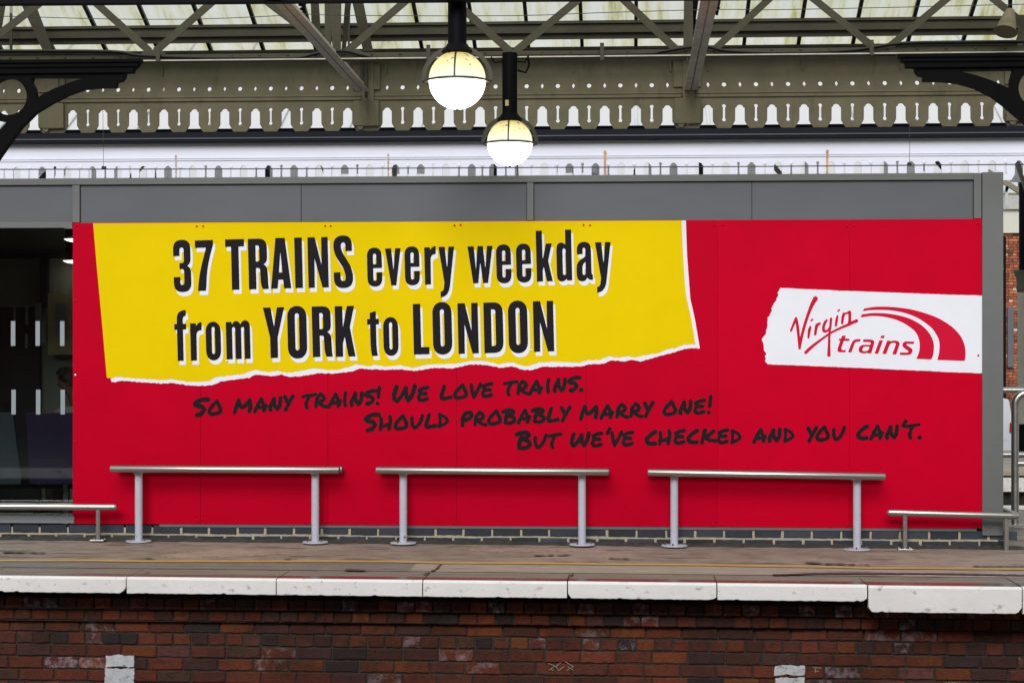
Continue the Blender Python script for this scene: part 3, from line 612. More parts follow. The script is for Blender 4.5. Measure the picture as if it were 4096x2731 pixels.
for a, b in ((-1600, -700), (-698, 291), (324, 1204), (1206.5, 2106), (2137, 3006), (3008.5, 3891)):
    MB().box(at(a, 800, YW)[0], at(b, 800, YW)[0], YW - .004, YW + .02, zp + .002 if b < 300 else 2.40, z735 - .001).build('fascia_panel', M['fascia'], room)
MB().box(-9, XR, YW + .03, YW + .05, zt2 + .002, 2.9).build('fascia_backing', M['dark'], room)
MB().box(-9, XR, YW + .05, 17.35, 2.82, 2.89).build('roof', M['frame'], room)
MB().box(XCP + .01, XR - .01, YW + .11, 17.3, .09, 2.81).build('side_wall', M['frame'], room)
zs0, zs1 = at(100, 2090, YW)[1], at(100, 2063, YW)[1]
XG = at(291, 1500, YW)[0]
MB().box(-9, XG + .02, YW - .03, YW + .06, zs0, zs1).build('sill', M['sill'], room, bevel=.003)
MB().box(at(640, 2100, YW)[0], at(3905, 2100, YW)[0], YW - .018, YW + .02, .119, .1395).build('drip_rail', M['frame'], room)
MB().box(-9, XG, YW + .010, YW + .016, zs1 + .001, zt2 - .001).build('window_pane', M['glass'], room)
MB().box(XG + .001, XCP - .001, YW + .02, YW + .04, .14, 2.39).build('front_wall', M['frame'], room)
M['inwall'] = mat('interior_wall', (.26, .26, .21), .8, var=.1, scale=2)
M['infloor'] = mat('interior_floor', (.08, .07, .055), .5, var=.2, scale=4)
M['board'] = mat('tan_notice_board', (.50, .39, .22), .8, var=.08)
M['indark'] = mat('dark_interior_frame', (.012, .013, .018), .7)
MB().box(-9, XR - .1, 17.25, 17.3, .09, 2.8).build('back_wall', M['inwall'], room)
MB().box(-9, XR - .1, YW + .07, 17.25, .05, .088).build('interior_floor', M['infloor'], room)
MB().box(-9, XR - .1, YW + .07, 17.25, 2.78, 2.81).build('ceiling', M['inwall'], room)
MB().box(-9.05, -9, YW, 17.3, .0, 2.85).build('side_wall', M['inwall'], room)
ib = MB(); ib.pbox(-900, 600, 1017, 1031, 17.15, .06); ib.pbox(158, 190, 1031, 1230, 17.16, .06); ib.build('interior_frame', M['indark'], room)
MB().pbox(-900, 158, 1231, 2060, 17.18, .04).build('dark_doorway', M['indark'], room)
bd = MB(); bd.pbox(191, 560, 1175, 1310, 17.1, .02); bd.pbox(191, 560, 1313, 1418, 17.1, .02); bd.build('notice_board', M['board'], room)
M['frost'] = mat('frosted_film', (.22, .26, .28), .5, var=.05)
fm = MB()
for y0, y1 in ((1284, 1383), (1558, 1657)):
    for k in range(-5, 3):
        x = 43.5 + k * 98.3 + (0 if y0 < 1400 else 2); a, z1 = at(x, y0, YW + .008); b, z0 = at(x + 17.5, y1, YW + .008)
        if b < XG: fm.add([(a, YW + .0085, z0), (b, YW + .0085, z0), (b, YW + .0085, z1), (a, YW + .0085, z1)], [(0, 1, 2, 3)])
fm.build('frosted_marker', M['frost'], room, recalc=False)
M['hatch'] = mat('hatched_film', (.26, .30, .33), .6, var=.45, scale=1)
t_ = M['hatch'].node_tree; wv = t_.nodes.new('ShaderNodeTexWave'); wv.bands_direction = 'DIAGONAL'; wv.inputs['Scale'].default_value = 26; tc_ = t_.nodes.new('ShaderNodeTexCoord'); t_.links.new(tc_.outputs['Object'], wv.inputs['Vector']); t_.links.new(wv.outputs['Color'], t_.nodes['Color Ramp'].inputs[0])
hm = MB()
for (a, b, y0, y1) in ((53, 63, 1213, 1285), (101, 112, 1213, 1300), (140, 166, 1213, 1345), (222, 263, 1213, 1350), (162, 182, 1284, 1372), (101, 110, 1335, 1392)):
    hm.pbox(a, b, y0, y1, 17.06, .004)
hm.build('hatched_marker', M['hatch'], room)

# blue brick plinth
pl = empty('blue_brick_plinth', (0, YW, 0), 'low plinth of blue-black bricks with cream mortar under the waiting room', 'brick plinth')
mb = MB(); sl_ = lambda x: -.0018 * (x + 1)
BP = [((.030, .034, .048), 3), ((.024, .027, .036), 2), ((.045, .050, .065), 1)]
# joints on the photo's 0.228 m pitch
X0b = -4.917 - .228 * 16
brickset(mb, X0b, XR - .03, .0585, .068, .2280, .013, YW - .012, .06, BP, 0, .002, 0, slope=sl_)
brickset(mb, X0b + .118, XR - .03, -.020, .068, .2280, .013, YW - .012, .06, BP, 0, .002, 0, slope=sl_)
mb.build('bricks', M['bluebrick'], pl, cols=True)
MB().box(-9, XR - .035, YW - .008, YW + .05, -.05, .112).build('mortar', M['creammortar'], pl)

# ------------------------------------------------------------------ the hoarding
ho = empty('advertising_hoarding', (0, YP, 1.3), 'huge red and yellow advertising hoarding about trains from York to London', 'advertisement')
SE = [291, 802, 1312, 1827, 2345, 2871, 3399, 3933]
xs_e = [at(p, 1500, YP)[0] for p in SE]; zt_, zb_ = at(2000, 883.5, YP)[1], at(2000, 2102.5, YP)[1]
zt_, zb_ = 2.548, .1425
rots = [0, .0015, -.001, .001, 0, -.003, .0045]
for k in range(7):
    a, b = xs_e[k], xs_e[k + 1] - .0016
    o = MB().box(a, b, YP, YP + .004, zb_, zt_).build('red_panel', M['red'] if k < 5 else M['red_lighter'], ho, bevel=.001)
def jitter_loop(L, amp, step=6):
    out = []
    for i in range(len(L) - 1):
        (x0, y0), (x1, y1) = L[i], L[i + 1]; n = max(1, int(math.hypot(x1 - x0, y1 - y0) / step))
        for k in range(n):
            t = k / n; j = amp if (k or True) else 0
            out.append((x0 + (x1 - x0) * t + random.uniform(-j, j) * .4, y0 + (y1 - y0) * t + random.uniform(-j, j)))
    out.append(L[-1]); return out
WL = [(2743.5,879.5),(2748,1020),(2761,1194),(2780,1278.6),(2799.3,1392)]
LOW = [(442,1515),(446,1526),(460,1528.6),(480,1522),(602.7,1530.8),(665,1534),(683,1530.8),(759,1541),(826,1543),(857,1536.6),(884,1525),(995.5,1510.7),(1024,1498),(1086.5,1504),(1126.7,1497),(1153.5,1506),(1202.6,1505),(1274,1491.5),(1336.5,1494),(1403.5,1486),(1439,1472.8),(1488,1477),(1559.7,1478.6),(1604,1477),(1662.4,1483),(1738,1471.4),(1809.7,1472.8),(1881,1457),(1943.6,1459),(2001.7,1470.5),(2048,1464.5),(2092.6,1478.6),(2124,1480),(2168.5,1467),(2316,1466),(2351.6,1458),(2418.5,1452.7),(2445,1440.6),(2499,1445),(2530,1438.4),(2561.4,1446.9),(2597,1434.8),(2664,1417.9),(2740,1394.6),(2771,1391.5),(2799,1393.8)]
UP = [(427.7,1510),(440,1512),(451,1511),(469,1506),(527,1511.6),(647,1519),(683,1515),(750,1526),(803.6,1526),(839,1522),(861.6,1508.5),(973,1494),(1009,1480),(1024,1478.6),(1073,1488),(1109,1481),(1149,1490.6),(1260.6,1472),(1310,1478.6),(1354,1477),(1394.5,1468),(1426,1456),(1475,1464),(1497,1457),(1537,1464),(1600,1459),(1649,1470),(1716,1456),(1827.6,1452.7),(1885.6,1441.5),(1952.6,1443.8),(1992.8,1455),(2048,1448),(2101.6,1463.8),(2137,1457),(2159.6,1448),(2226.6,1445),(2316,1449.6),(2351.6,1439),(2400.7,1438),(2436.4,1423.7),(2472,1429.5),(2512,1423.7),(2539,1429.5),(2583.7,1419),(2628,1412.5),(2673,1394.6),(2695,1392),(2740,1376.8),(2781.5,1376.8)]
ytop = lambda x: 893 - (x - 291) * 17 / 3642 + .6
wloop = [(p[0], p[1]) for p in WL] + list(reversed(jitter_loop(LOW, 1.6))) + [(500, 1400), (500, ytop(500))]
wloop[0] = (2743.5, ytop(2743.5))
sheet_poly('torn_paper_edge', wloop, .0015, M['white'], ho)
yl = [(372.8, ytop(372.8)), (2725.7, ytop(2725.7)), (2731, 1000), (2737.7, 1118), (2743.5, 1180), (2762, 1261)] + list(reversed(jitter_loop(UP, 1.4))) + [(404, 1243), (386, 1051)]
sheet_poly('yellow_sheet', yl, .003, M['yellow'], ho)
for sp_w in WORDS:
    mb = MB(); headline(mb, 7.9, 16.3, .9, .0045, sp_w); mb.build('headline_word_shadow', M['white'], ho, recalc=False)
    mb = MB(); headline(mb, 0, 0, 0, .006, sp_w); mb.build('headline_word', M['black'], ho, recalc=False)
HWW = {}
for ln in (1, 2, 3): handwriting(HWW, ln, .0018)
for key in sorted(HWW): HWW[key].build('handwritten_word', M['marker'], ho, recalc=False)
# white logo patch
z6 = lambda L: [(3020 + x / 4.612, 1120 + y / 4.612) for x, y in L]
z7 = lambda L: [tuple([3320 + p[0] / 3.794, 1150 + p[1] / 3.794] + list(p[2:])) for p in L]
left = z6([(468,148),(415,240),(437,270),(395,345),(400,370),(345,430),(332,465),(297,535),(315,555),(297,590),(262,670),(232,690),(237,720),(228,775),(232,830),(225,880),(200,945),(212,960),(195,1000),(140,1065),(123,1105),(145,1140),(160,1200),(163,1295),(210,1355),(180,1415),(203,1448),(183,1490),(235,1552)])
bot = z6([(235,1552),(540,1563)]) + [tuple(p) for p in z7([(350,1215),(650,1225),(1000,1245),(1500,1265),(1900,1285)])] + [(3933, 1492.6)]
top = z6([(468,148),(640,150),(860,165),(1350,183),(1560,200),(1850,203),(2300,222)]) + [tuple(p) for p in z7([(1100,82),(1850,110)])] + [(3933, 1182)]
loop = jitter_loop(left, .9, 4) + jitter_loop(bot, .8, 8)[1:] + list(reversed(jitter_loop(top, .5, 8)))[0:-1]
sheet_poly('white_logo_patch', loop, .0015, M['white'], ho)
VG = [[(663,935,20),(710,815,22),(757,708,25)],[(757,708,25),(790,900,27),(822,1258,22)],[(822,1258,22),(870,1000,26),(950,720,27),(1040,480,34),(1113,345,46)],
 [(985,1060,19),(1000,930,27),(1022,862,19)],[(1035,748,15),(1062,724,15)],[(1110,1000,22),(1125,900,26),(1142,835,30),(1195,802,21)],
 [(1322,742,20),(1287,790,26),(1265,860,26),(1264,920,26),(1285,945,25),(1345,925,20),(1385,860,18)],[(1402,715,24),(1390,850,22),(1372,1000,21),(1366,1200,24),(1362,1382,32)],
 [(1490,840,20),(1505,740,25),(1520,665,18)],[(1530,570,15),(1555,550,15)],[(1607,795,22),(1617,700,26),(1638,625,26)],[(1638,625,22),(1690,612,16),(1745,592,30)],[(1745,592,28),(1748,680,26),(1745,765,26)],[(1730,780,22),(1800,778,26),(1872,752,32)],
 [(937,1333,30),(1050,1228,27),(1200,1112,22),(1380,985,19),(1550,895,21),(1700,832,25),(1800,785,25)]]
mb = MB()
st = [[(3020 + x / 4.612, 1120 + y / 4.612, r / 4.612) for x, y, r in smooth_line(L)] for L in VG]
a, b, X, Y = grid((3150, 1175, 3440, 1435), 1.2); Fd = np.minimum.reduce([stroke_sdf(X, Y, L) for L in st]) + wobble(X, Y, .25, .8)
march(mb, a, b, 1.2, Fd, lambda x, y: to_wall(x, y, .003)); mb.build('script_lettering', M['logo'], ho, recalc=False)
TR = [([(182,730),(240,727),(225,772),(298,777),(288,810),(212,808),(175,905),(165,945,c),(190,947),(243,947),(230,980),(160,980),(105,980,c),(112,935),(155,805),(130,803),(142,772),(170,772)],None),
 ([(272,980),(325,845),(350,780,c),(420,780),(466,783),(455,820),(425,818),(385,820,c),(370,855),(325,983)],None),
 ([(508,785),(610,788),(690,790,c),(668,855),(625,998),(562,995),(565,988),(530,1000,c),(490,995),(420,985,c),(437,920),(455,868,c),(520,868),(600,868),(615,868,c),(618,845),(618,825,c),(590,825),(495,822)],[(600,897),(535,893),(505,893,c),(490,935),(485,965,c),(515,965),(560,965,c),(583,945)]),
 ([(750,798),(803,800),(730,1003),(675,1000)],None),([(778,730),(832,726),(815,768),(760,766)],None),
 ([(868,803),(918,806),(914,820),(940,803,c),(975,803),(1070,805,c),(1053,870),(1003,1015),(945,1012),(993,875),(1008,838,c),(970,838),(920,835,c),(905,870),(850,1008),(792,1005)],None),
 ([(1165,815),(1280,820),(1267,855),(1190,852),(1150,850,c),(1160,872),(1230,915),(1265,935,c),(1243,985),(1230,1023,c),(1160,1023),(1053,1020),(1067,983),(1160,985),(1195,985,c),(1190,962),(1125,915),(1090,890,c),(1100,855),(1115,815,c)],None)]
mb = MB()
for L, H_ in TR:
    p = curve_pts(z7(L)); xs = [q[0] for q in p]; ys = [q[1] for q in p]; a, b, X, Y = grid((min(xs), min(ys), max(xs), max(ys)), 1.1)
    Fd = poly_sdf(X, Y, p)
    if H_: Fd = np.maximum(Fd, -poly_sdf(X, Y, curve_pts(z7(H_))))
    march(mb, a, b, 1.1, Fd, lambda x, y: to_wall(x, y, .003))
mb.build('italic_lettering', M['logo'], ho, recalc=False)
SW1 = [(515,318),(650,295),(820,289),(1000,300),(1200,325),(1400,375),(1600,445),(1750,525),(1880,620),(1980,735),(2035,850),(2055,960),(2055,1030),(2048,1090),(2042,1107),(2025,1112),(1628,1097),(1650,1010),(1662,900),(1650,790),(1600,690),(1540,610),(1440,530),(1330,460),(1200,405),(1050,365),(900,343),(720,338),(600,343),(498,357)]
SW2 = [(480,408),(600,390),(720,385),(880,395),(1030,420),(1180,460),(1300,515),(1400,580),(1490,670),(1545,760),(1575,860),(1575,950),(1560,1040),(1542,1082),(1525,1090),(1310,1080),(1340,1010),(1358,930),(1358,830),(1330,730),(1280,655),(1200,590),(1100,530),(980,480),(860,450),(740,434),(600,432),(463,452)]
def cr(L):
    out = []; n = len(L)
    for i in range(n):
        p0, p1, p2, p3 = L[i - 1], L[i], L[(i + 1) % n], L[(i + 2) % n]; out.append(p1)
        def ang(a, b, c_):
            v1 = Vector((b[0] - a[0], b[1] - a[1])); v2 = Vector((c_[0] - b[0], c_[1] - b[1])); return v1.angle(v2)
        if ang(p0, p1, p2) < .5 and ang(p1, p2, p3) < .5:
            for t in (.33, .67): out.append(tuple(.5 * (2 * p1[a] + (p2[a] - p0[a]) * t + (2 * p0[a] - 5 * p1[a] + 4 * p2[a] - p3[a]) * t * t + (3 * p1[a] - p0[a] - 3 * p2[a] + p3[a]) * t ** 3) for a in (0, 1)))
    return out
for L in (SW1, SW2): sheet_poly('swoosh', z7(cr(L)), .003, M['logo'], ho)
# screws
M['screw'] = mat('red_screw_cap', (.50, .006, .010), .6, spec=.05); M['screww'] = mat('white_screw_cap', (.8, .8, .8), .35)
for (x, y, wh) in [(306,902,0),(788,905,0),(813,905,0),(1301,904,0),(1323,904,0),(1818,902,0),(1843,900,0),(2334,900,0),(2360,901,0),(2857,900,0),(2894,900,0),(3386,903,0),(3415,903,0),(3912,893,0),(299,2078,0),(786,2083,0),(809,2077,0),(1301,2085,0),(1324,2083,0),(1813,2090,0),(1836,2090,0),(2310,2094,0),(2362,2091,0),(2852,2097,0),(2884,2096,0),(3387,2103,0),(3908,2106,2),(304,1201,0),(302,1767,0),(302,1499,1),(908,1443,1),(2125,1400,1),(3913,1421,0)]:
    a, z = at(x, y, YP); MB().dome((a, YP - .0062, z), .0078).build('screw', [M['screw'], M['screww'], M['dark']][wh], ho, smooth=True)
# ------------------------------------------------------------------ perch benches
def bench(idx, xa, xb, ya, yb, p1, p2, b1, b2, label):
    Yf, Yr, Ypst = YW - .245, YW - .085, YW - .165
    root = empty('perch_bench', P3((p1 + p2) / 2, (b1 + b2) / 2, Ypst), label, 'perch bench', 'steel perch benches in front of the hoarding')
    A = Vector(P3(xa, ya, Yf)); B = Vector(P3(xb, yb, Yf)); off = Vector((0, Yr - Yf, -.005))
    for k, (p, q) in enumerate(((A, B), (A + off, B + off + Vector((0, 0, 0))))):
        d = (q - p).normalized()
        mb = MB(); mb.tube([p, p + d * .004, q - d * .004, q], [.026, .0285, .0285, .026], 28); mb.build('rail', M['steel'], root, smooth=True)
        e = MB(); e.tube([q + d * .0005, q + d * .004], .024, 20); e.build('end_cap', M['indark'], root, smooth=True)
    for px, py in ((p1, b1), (p2, b2)):
        x, _ = at(px, py, Ypst); zg = at(px, py, Ypst)[1]; t = (x - A.x) / (B.x - A.x); zr = A.z + (B.z - A.z) * t
        mb = MB(); mb.tube([(x, Ypst, zg + .004), (x, Ypst, zr - .03)], .0300, 28); post = mb.build('post', M['postpaint'], root, smooth=True)
        br = MB(); br.box(x - .028, x + .028, Yf + .012, Yr - .012, zr - .036, zr - .022); br.build('rail_bracket', M['postpaint'], root)
        MB().lathe([(.0005, -.002), (.100, -.002), (.102, .004), (.098, .009), (.030, .010), (.0005, .010)], (x, Ypst, zg), 40).build('base_flange', M['postpaint'], root, smooth=True)
        for a in (40, 140, 220, 320):
            bx, by = x + .07 * math.cos(math.radians(a + 20 * idx)), Ypst + .07 * math.sin(math.radians(a + 20 * idx))
            MB().tube([(bx, by, zg + .008), (bx, by, zg + .026)], .0065, 6).build('bolt', M['rust'] if (a != 320) else M['brass'], root)
bench(0, 443, 1357, 1874.5, 1879.8, 555, 1261, 2165, 2169, 'perch bench at the left, below the words SO MANY TRAINS')
bench(1, 1505, 2435, 1880, 1887.5, 1613, 2328, 2172, 2178, 'perch bench in the middle of the hoarding, below the word SHOULD')
bench(2, 2592, 3540, 1889, 1906, 2697, 3428, 2183, 2198, 'perch bench at the right, below the words CHECKED AND YOU, nearest the logo')
# low barrier rails
def barrier(pts, posts, label, r=.0265):
    x0 = posts[0][0]; root = empty('low_barrier', (x0[0], x0[1], gz(x0[0])), label, 'barrier rail', 'low stainless barrier rails along the wall')
    path = pts; mb = MB()
    mb.tube(path, [r * .55, r * .9] + [r] * (len(path) - 4) + [r * .9, r * .55] if len(path) >= 6 else r, 24); mb.build('rail', M['steel'], root, smooth=True)
    for (p, zt) in posts:
        MB().tube([(p[0], p[1], p[2]), (p[0], p[1], zt - .02)], .0195, 22).build('post', M['steel'], root, smooth=True)
        MB().box(p[0] - .058, p[0] + .058, p[1] - .05, p[1] + .05, p[2] - .001, p[2] + .008).build('base_plate', M['steel'], root, bevel=.003)
        for sx in (-1, 1):
            for sy in (-1, 1): MB().dome((p[0] + sx * .042, p[1] + sy * .036, p[2] + .008), .010, (0, 0, 1), flat=1).build('bolt', M['brass'], root, smooth=True)
YB = YW - .15
zl = at(200, 2026, YB)[1]; xe = at(468, 2026, YB)[0]; xp, zpb = at(393, 2161, YB)
barrier([(-8.0, YB, zl), (-7.99, YB, zl), (-7.98, YB, zl), (xe - .024, YB, zl), (xe - .008, YB, zl), (xe, YB, zl)], [((xp, YB, zpb), zl), ((-7.2, YB, gz(-7.2)), zl)], 'low stainless barrier rail at the left in front of the window, ending before the hoarding')
xa, za = at(3548, 2049, YB); xb, zb = at(4070, 2063, YB)
x1, z1 = at(3620, 2197, YB); x2, z2 = at(4025, 2208, YB)
rail = [(xa, YB, za), (xa + .008, YB, za), (xa + .024, YB, za)] + [(xb - .055, YB, zb)] + [(xb - .055 + .055 * math.sin(a), YB + .055 - .055 * math.cos(a), zb) for a in (.4, .8, 1.17, 1.5)] + [(xb, YB + .5, zb), (xb, YB + 1.5, zb), (xb, YB + 1.51, zb)]
barrier(rail, [((x1, YB, z1), za), ((x2, YB, z2), zb), ((xb, YB + 1.4, gz(xb)), zb)], 'low stainless barrier rail at the right that turns round the corner post')

# ------------------------------------------------------------------ stainless guard rail right of the waiting room
YH = 16.55
gr_ = empty('guard_rail', P3(4058, 2095, YH), 'tall stainless guard railing with a hairpin top right of the waiting room', 'railing')
xq, zq = at(4060, 1700, YH); zg = at(4060, 2100, YH)[1]; ztp = at(4060, 1572, YH)[1]
arc = [(xq + .10 - .10 * math.cos(a), YH, ztp - .10 + .10 * math.sin(a)) for a in [k * math.pi / 16 for k in range(9)]]
MB().tube([(xq, YH, zg)] + arc + [(xq + 1.5, YH, ztp)], .033, 20).build('hairpin_rail', M['steel'], gr_, smooth=True)
zq2 = at(4060, 1853, YH)[1]; MB().tube([(xq + .02, YH, zq2), (xq + 1.5, YH, zq2)], .025, 16).build('mid_rail', M['steel'], gr_, smooth=True)
MB().box(xq - .07, xq + .07, YH - .06, YH + .06, zg, zg + .01).build('base_plate', M['steel'], gr_)
gb = empty('guard_rail', P3(4100, 2000, 17.6), 'horizontal stainless railing behind the hairpin railing, running from the corner post', 'railing')
for y_, r in ((1560, .029), (1818, .029)):
    zz = at(4050, y_, 17.6)[1]; MB().tube([(XR - .6, 17.6, zz), (XR + 3, 17.6, zz)], r, 16).build('rail', M['steel'], gb, smooth=True)
MB().tube([(XR + 1.2, 17.6, 0), (XR + 1.2, 17.6, 1.2)], .028, 16).build('post', M['steel'], gb, smooth=True)

# ------------------------------------------------------------------ globe lamps
M['globe_low'] = emit('lit_opal_globe', (1, .985, .88), 4.0)
def topglobe():
    m = emit('stained_globe_top', (1, .88, .42), .9); t = m.node_tree; b = t.nodes['Principled BSDF']
    tc = t.nodes.new('ShaderNodeTexCoord'); n = t.nodes.new('ShaderNodeTexNoise'); n.inputs['Scale'].default_value = 28; n.inputs['Detail'].default_value = 8
    t.links.new(tc.outputs['Object'], n.inputs['Vector']); sp = t.nodes.new('ShaderNodeSeparateXYZ'); t.links.new(tc.outputs['Object'], sp.inputs[0])
    r = t.nodes.new('ShaderNodeValToRGB'); r.color_ramp.elements[0].position = 0; r.color_ramp.elements[0].color = (1.0, .99, .78, 1); r.color_ramp.elements[1].position = 1; r.color_ramp.elements[1].color = (.50, .38, .11, 1)
    k = r.color_ramp.elements.new(.5); k.color = (.97, .86, .42, 1)
    mr = t.nodes.new('ShaderNodeMapRange'); mr.inputs['From Min'].default_value = .02; mr.inputs['From Max'].default_value = .20; t.links.new(sp.outputs['Z'], mr.inputs[0]); t.links.new(mr.outputs[0], r.inputs[0])
    # grime specks gathered near the cap
    ad = t.nodes.new('ShaderNodeMath'); ad.operation = 'MULTIPLY_ADD'; ad.inputs[1].default_value = .16; t.links.new(mr.outputs[0], ad.inputs[0]); t.links.new(n.outputs['Fac'], ad.inputs[2])
    m2 = t.nodes.new('ShaderNodeMapRange'); m2.inputs['From Min'].default_value = .69; m2.inputs['From Max'].default_value = .78; t.links.new(ad.outputs[0], m2.inputs[0])
    mx = t.nodes.new('ShaderNodeMix'); mx.data_type = 'RGBA'; t.links.new(m2.outputs[0], mx.inputs['Factor']); t.links.new(r.outputs[0], mx.inputs['A']); mx.inputs['B'].default_value = (.10, .07, .02, 1)
    t.links.new(mx.outputs['Result'], b.inputs['Emission Color']); t.links.new(mx.outputs['Result'], b.inputs['Base Color'])
    b.inputs['Emission Strength'].default_value = 1.0; t.links.remove(b.inputs['Base Color'].links[0]); b.inputs['Base Color'].default_value = (.12, .10, .05, 1); return m
M['globe_top'] = topglobe()
M['lampmetal'] = mat('lamp_cage_metal', (.022, .020, .009), .5, .2, var=.2)
def lamp(cx, cy_eq, Yl, r, R, polew, ytop_, label):
    x, z = at(cx, cy_eq, Yl); root = empty('globe_lamp', (x, Yl, z), label, 'lamp', 'lit globe lamps hanging under the canopy')
    n = 40; low = [(r * math.cos(a), r * math.sin(a)) for a in [-math.pi / 2 + k * (math.pi / 2) / 16 for k in range(17)]]; low[0] = (.0008, -r)
    up = [(r * math.cos(a), r * math.sin(a)) for a in [k * (1.40) / 16 for k in range(17)]]
    root2 = root
    def loc(mb, name, m_, **k):
        o = mb.build(name, m_, None, smooth=True, **k); o.parent = root; return o
    loc(MB().lathe(low, (0, 0, -.004), n), 'globe', M['globe_low']); loc(MB().lathe(up, (0, 0, .004), n), 'globe_top', M['globe_top'])
    loc(MB().lathe([(r + .001, -.004), (r + .002, .004), (R, -.006), (R + .004, -.016), (R - .004, -.020), (r + .004, -.008), (r + .001, -.004)], (0, 0, 0), 48), 'rim_ring', M['lampmetal'])
    for k in range(4):
        a = math.radians(-90 + 90 * k); ca, sa = math.cos(a), math.sin(a)
        pts = []; q = []
        for i in range(13):
            th = i / 12 * math.radians(74); rad = R * math.cos(th) if k % 2 else (r + .006 + (R - r) * .3) * math.cos(th); zz = R * .98 * math.sin(th) if k % 2 else (r + .01) * math.sin(th)
            pts.append((rad * ca, rad * sa, zz - .004))
        mb = MB()
        for i in range(12):
            w0 = .034 if k % 2 else .012
            mb.bar(pts[i], pts[i + 1], w0, .030 if k % 2 else .012, up=(ca * math.cos(math.radians(5.5 * i)), sa * math.cos(math.radians(5.5 * i)), math.sin(math.radians(5.5 * i))))
        loc(mb, 'cage_arm', M['lampmetal'])
    hz = r * 1.02; pw = polew / 2
    loc(MB().lathe([(.0005, r * .93), (.098 * r / .2, r * .93), (.112 * r / .2, r * .98), (.105 * r / .2, r * 1.06), (pw * 1.2, r * 1.2), (pw * 1.12, r * 1.26), (.0005, r * 1.26)], (0, 0, 0), 32), 'cap', M['ink'])
    loc(MB().tube([(0, 0, hz + .03), (0, 0, ytop_)], pw, 28), 'stem', M['ink']); loc(MB().dome((0, 0, -r - .002), .012, (0, 0, -1), flat=1.2), 'finial', M['lampmetal'])
    return root
l1 = lamp(1829, 322, 13.4, .2040, .246, .135, .75, 'larger, nearer lit globe lamp on a thick black stem')
z_ch = 4.075
l2 = lamp(2039, 571, 16.2, .1960, .232, .130, z_ch - at(2039, 571, 16.2)[1] + .03, 'smaller, lower lit globe lamp hung from the lattice girder')
sticker = MB().box(-.035, -.005, -.0672, -.066, .31, .36); st_o = sticker.build('stem_sticker', M['board'], None); st_o.parent = l2
cl = MB()
for s in (-1, 1): cl.tube([(s * .06, -.02, .70), (s * .13, -.02, .69), (s * .16, -.02, .74)], .007, 8)
cl.tube([(.07, -.03, .62), (.14, -.03, .60), (.17, -.03, .66), (.16, -.03, .74)], .010, 8)
o = cl.build('clamp_and_cable', M['ink'], None, smooth=True); o.parent = l2

# ------------------------------------------------------------------ canopy over the platform
can = empty('platform_canopy', (0, 16.3, 0), 'beige iron canopy with lattice girder, grimy glass roof and pierced valance', 'canopy')
YV = 18.3
def Zv(y, X=-1): return EYE + (HY - y) * 18.27 / F
ZA = dict(top=Zv(196), dia=Zv(342), m1=Zv(373), m0=Zv(393), at=Zv(422), sh=Zv(435), ft=Zv(487), fl=Zv(509), bt=Zv(515.5), c1=Zv(427.5), c0=Zv(482))
def circ(cx, cz, r, n=14): return [(cx + r * math.cos(2 * math.pi * k / n), cz + r * math.sin(2 * math.pi * k / n)) for k in range(n)]
def slot(cx, c1, c0, r=.0185, w=.0105):
    a = math.asin(w / r); L = []
    for k in range(11):
        t = math.pi / 2 * -1 + a + (2 * math.pi - 2 * a) * k / 10; L.append((cx + r * math.cos(t), c1 + r * math.sin(t)))
    for k in range(11):
        t = math.pi / 2 + a + (2 * math.pi - 2 * a) * k / 10; L.append((cx + r * math.cos(t), c0 + r * math.sin(t)))
    return L
def archcut(cx, Z):
    L = [(.0905, Z['bt']), (.078, Z['fl']), (.047, Z['ft']), (.046, Z['sh']), (.034, Z['sh'] + .004)]
    L += [(.032 * math.cos(a), Z['sh'] + .004 + (Z['at'] - Z['sh'] - .004) * math.sin(a)) for a in (.35, .7, 1.05, 1.35)]
    return [(cx + x, z) for x, z in L] + [(cx, Z['at'])] + [(cx - x, z) for x, z in reversed(L)]
def board(name, xl, xr, arches, Z, Y, th, m, parent, slots, holes=True):
    outer = [(xl, Z['top']), (xr, Z['top']), (xr, Z['bt'])]
    for cx in sorted(arches, reverse=True): outer += archcut(cx, Z)
    outer += [(xl, Z['bt'])]
    loops = [outer] + [slot(s, Z['c1'], Z['c0']) for s in slots]
    if holes:
        for s in slots: loops.append(circ(s, Z['dia'], .0215))
        for cx in arches: loops.append([(cx, Z['dia'] + .027), (cx + .0155, Z['dia']), (cx, Z['dia'] - .027), (cx - .0155, Z['dia'])])
    cu = bpy.data.curves.new(name, 'CURVE'); cu.dimensions = '2D'; cu.fill_mode = 'BOTH'; cu.extrude = th / 2
    for L in loops:
        sp = cu.splines.new('POLY'); sp.points.add(len(L) - 1); sp.use_cyclic_u = True
        for p, (x, z) in zip(sp.points, L): p.co = (x, z, 0, 1)
    tmp = bpy.data.objects.new('tmp_curve', cu); me = bpy.data.meshes.new_from_object(tmp)
    for v_ in me.vertices: x, z, d = v_.co; v_.co = (x, Y + th / 2 - d, z)
    bpy.data.objects.remove(tmp); bpy.data.curves.remove(cu)
    me.materials.clear(); me.materials.append(m); me.name = name
    o = bpy.data.objects.new(name, me); COL.objects.link(o)
    b = bmesh.new(); b.from_mesh(me); bmesh.ops.remove_doubles(b, verts=b.verts, dist=1e-5); bmesh.ops.recalc_face_normals(b, faces=b.faces); b.to_mesh(me); b.free()
    o.parent = parent; o.matrix_parent_inverse = Matrix.Translation(-Vector(parent.location)); return o
bays = [(-5.493, -2.743), (-2.352, .393), (.786, 3.569)]
bays = [(-8.634, -5.884)] + bays + [(3.96, 6.71)]
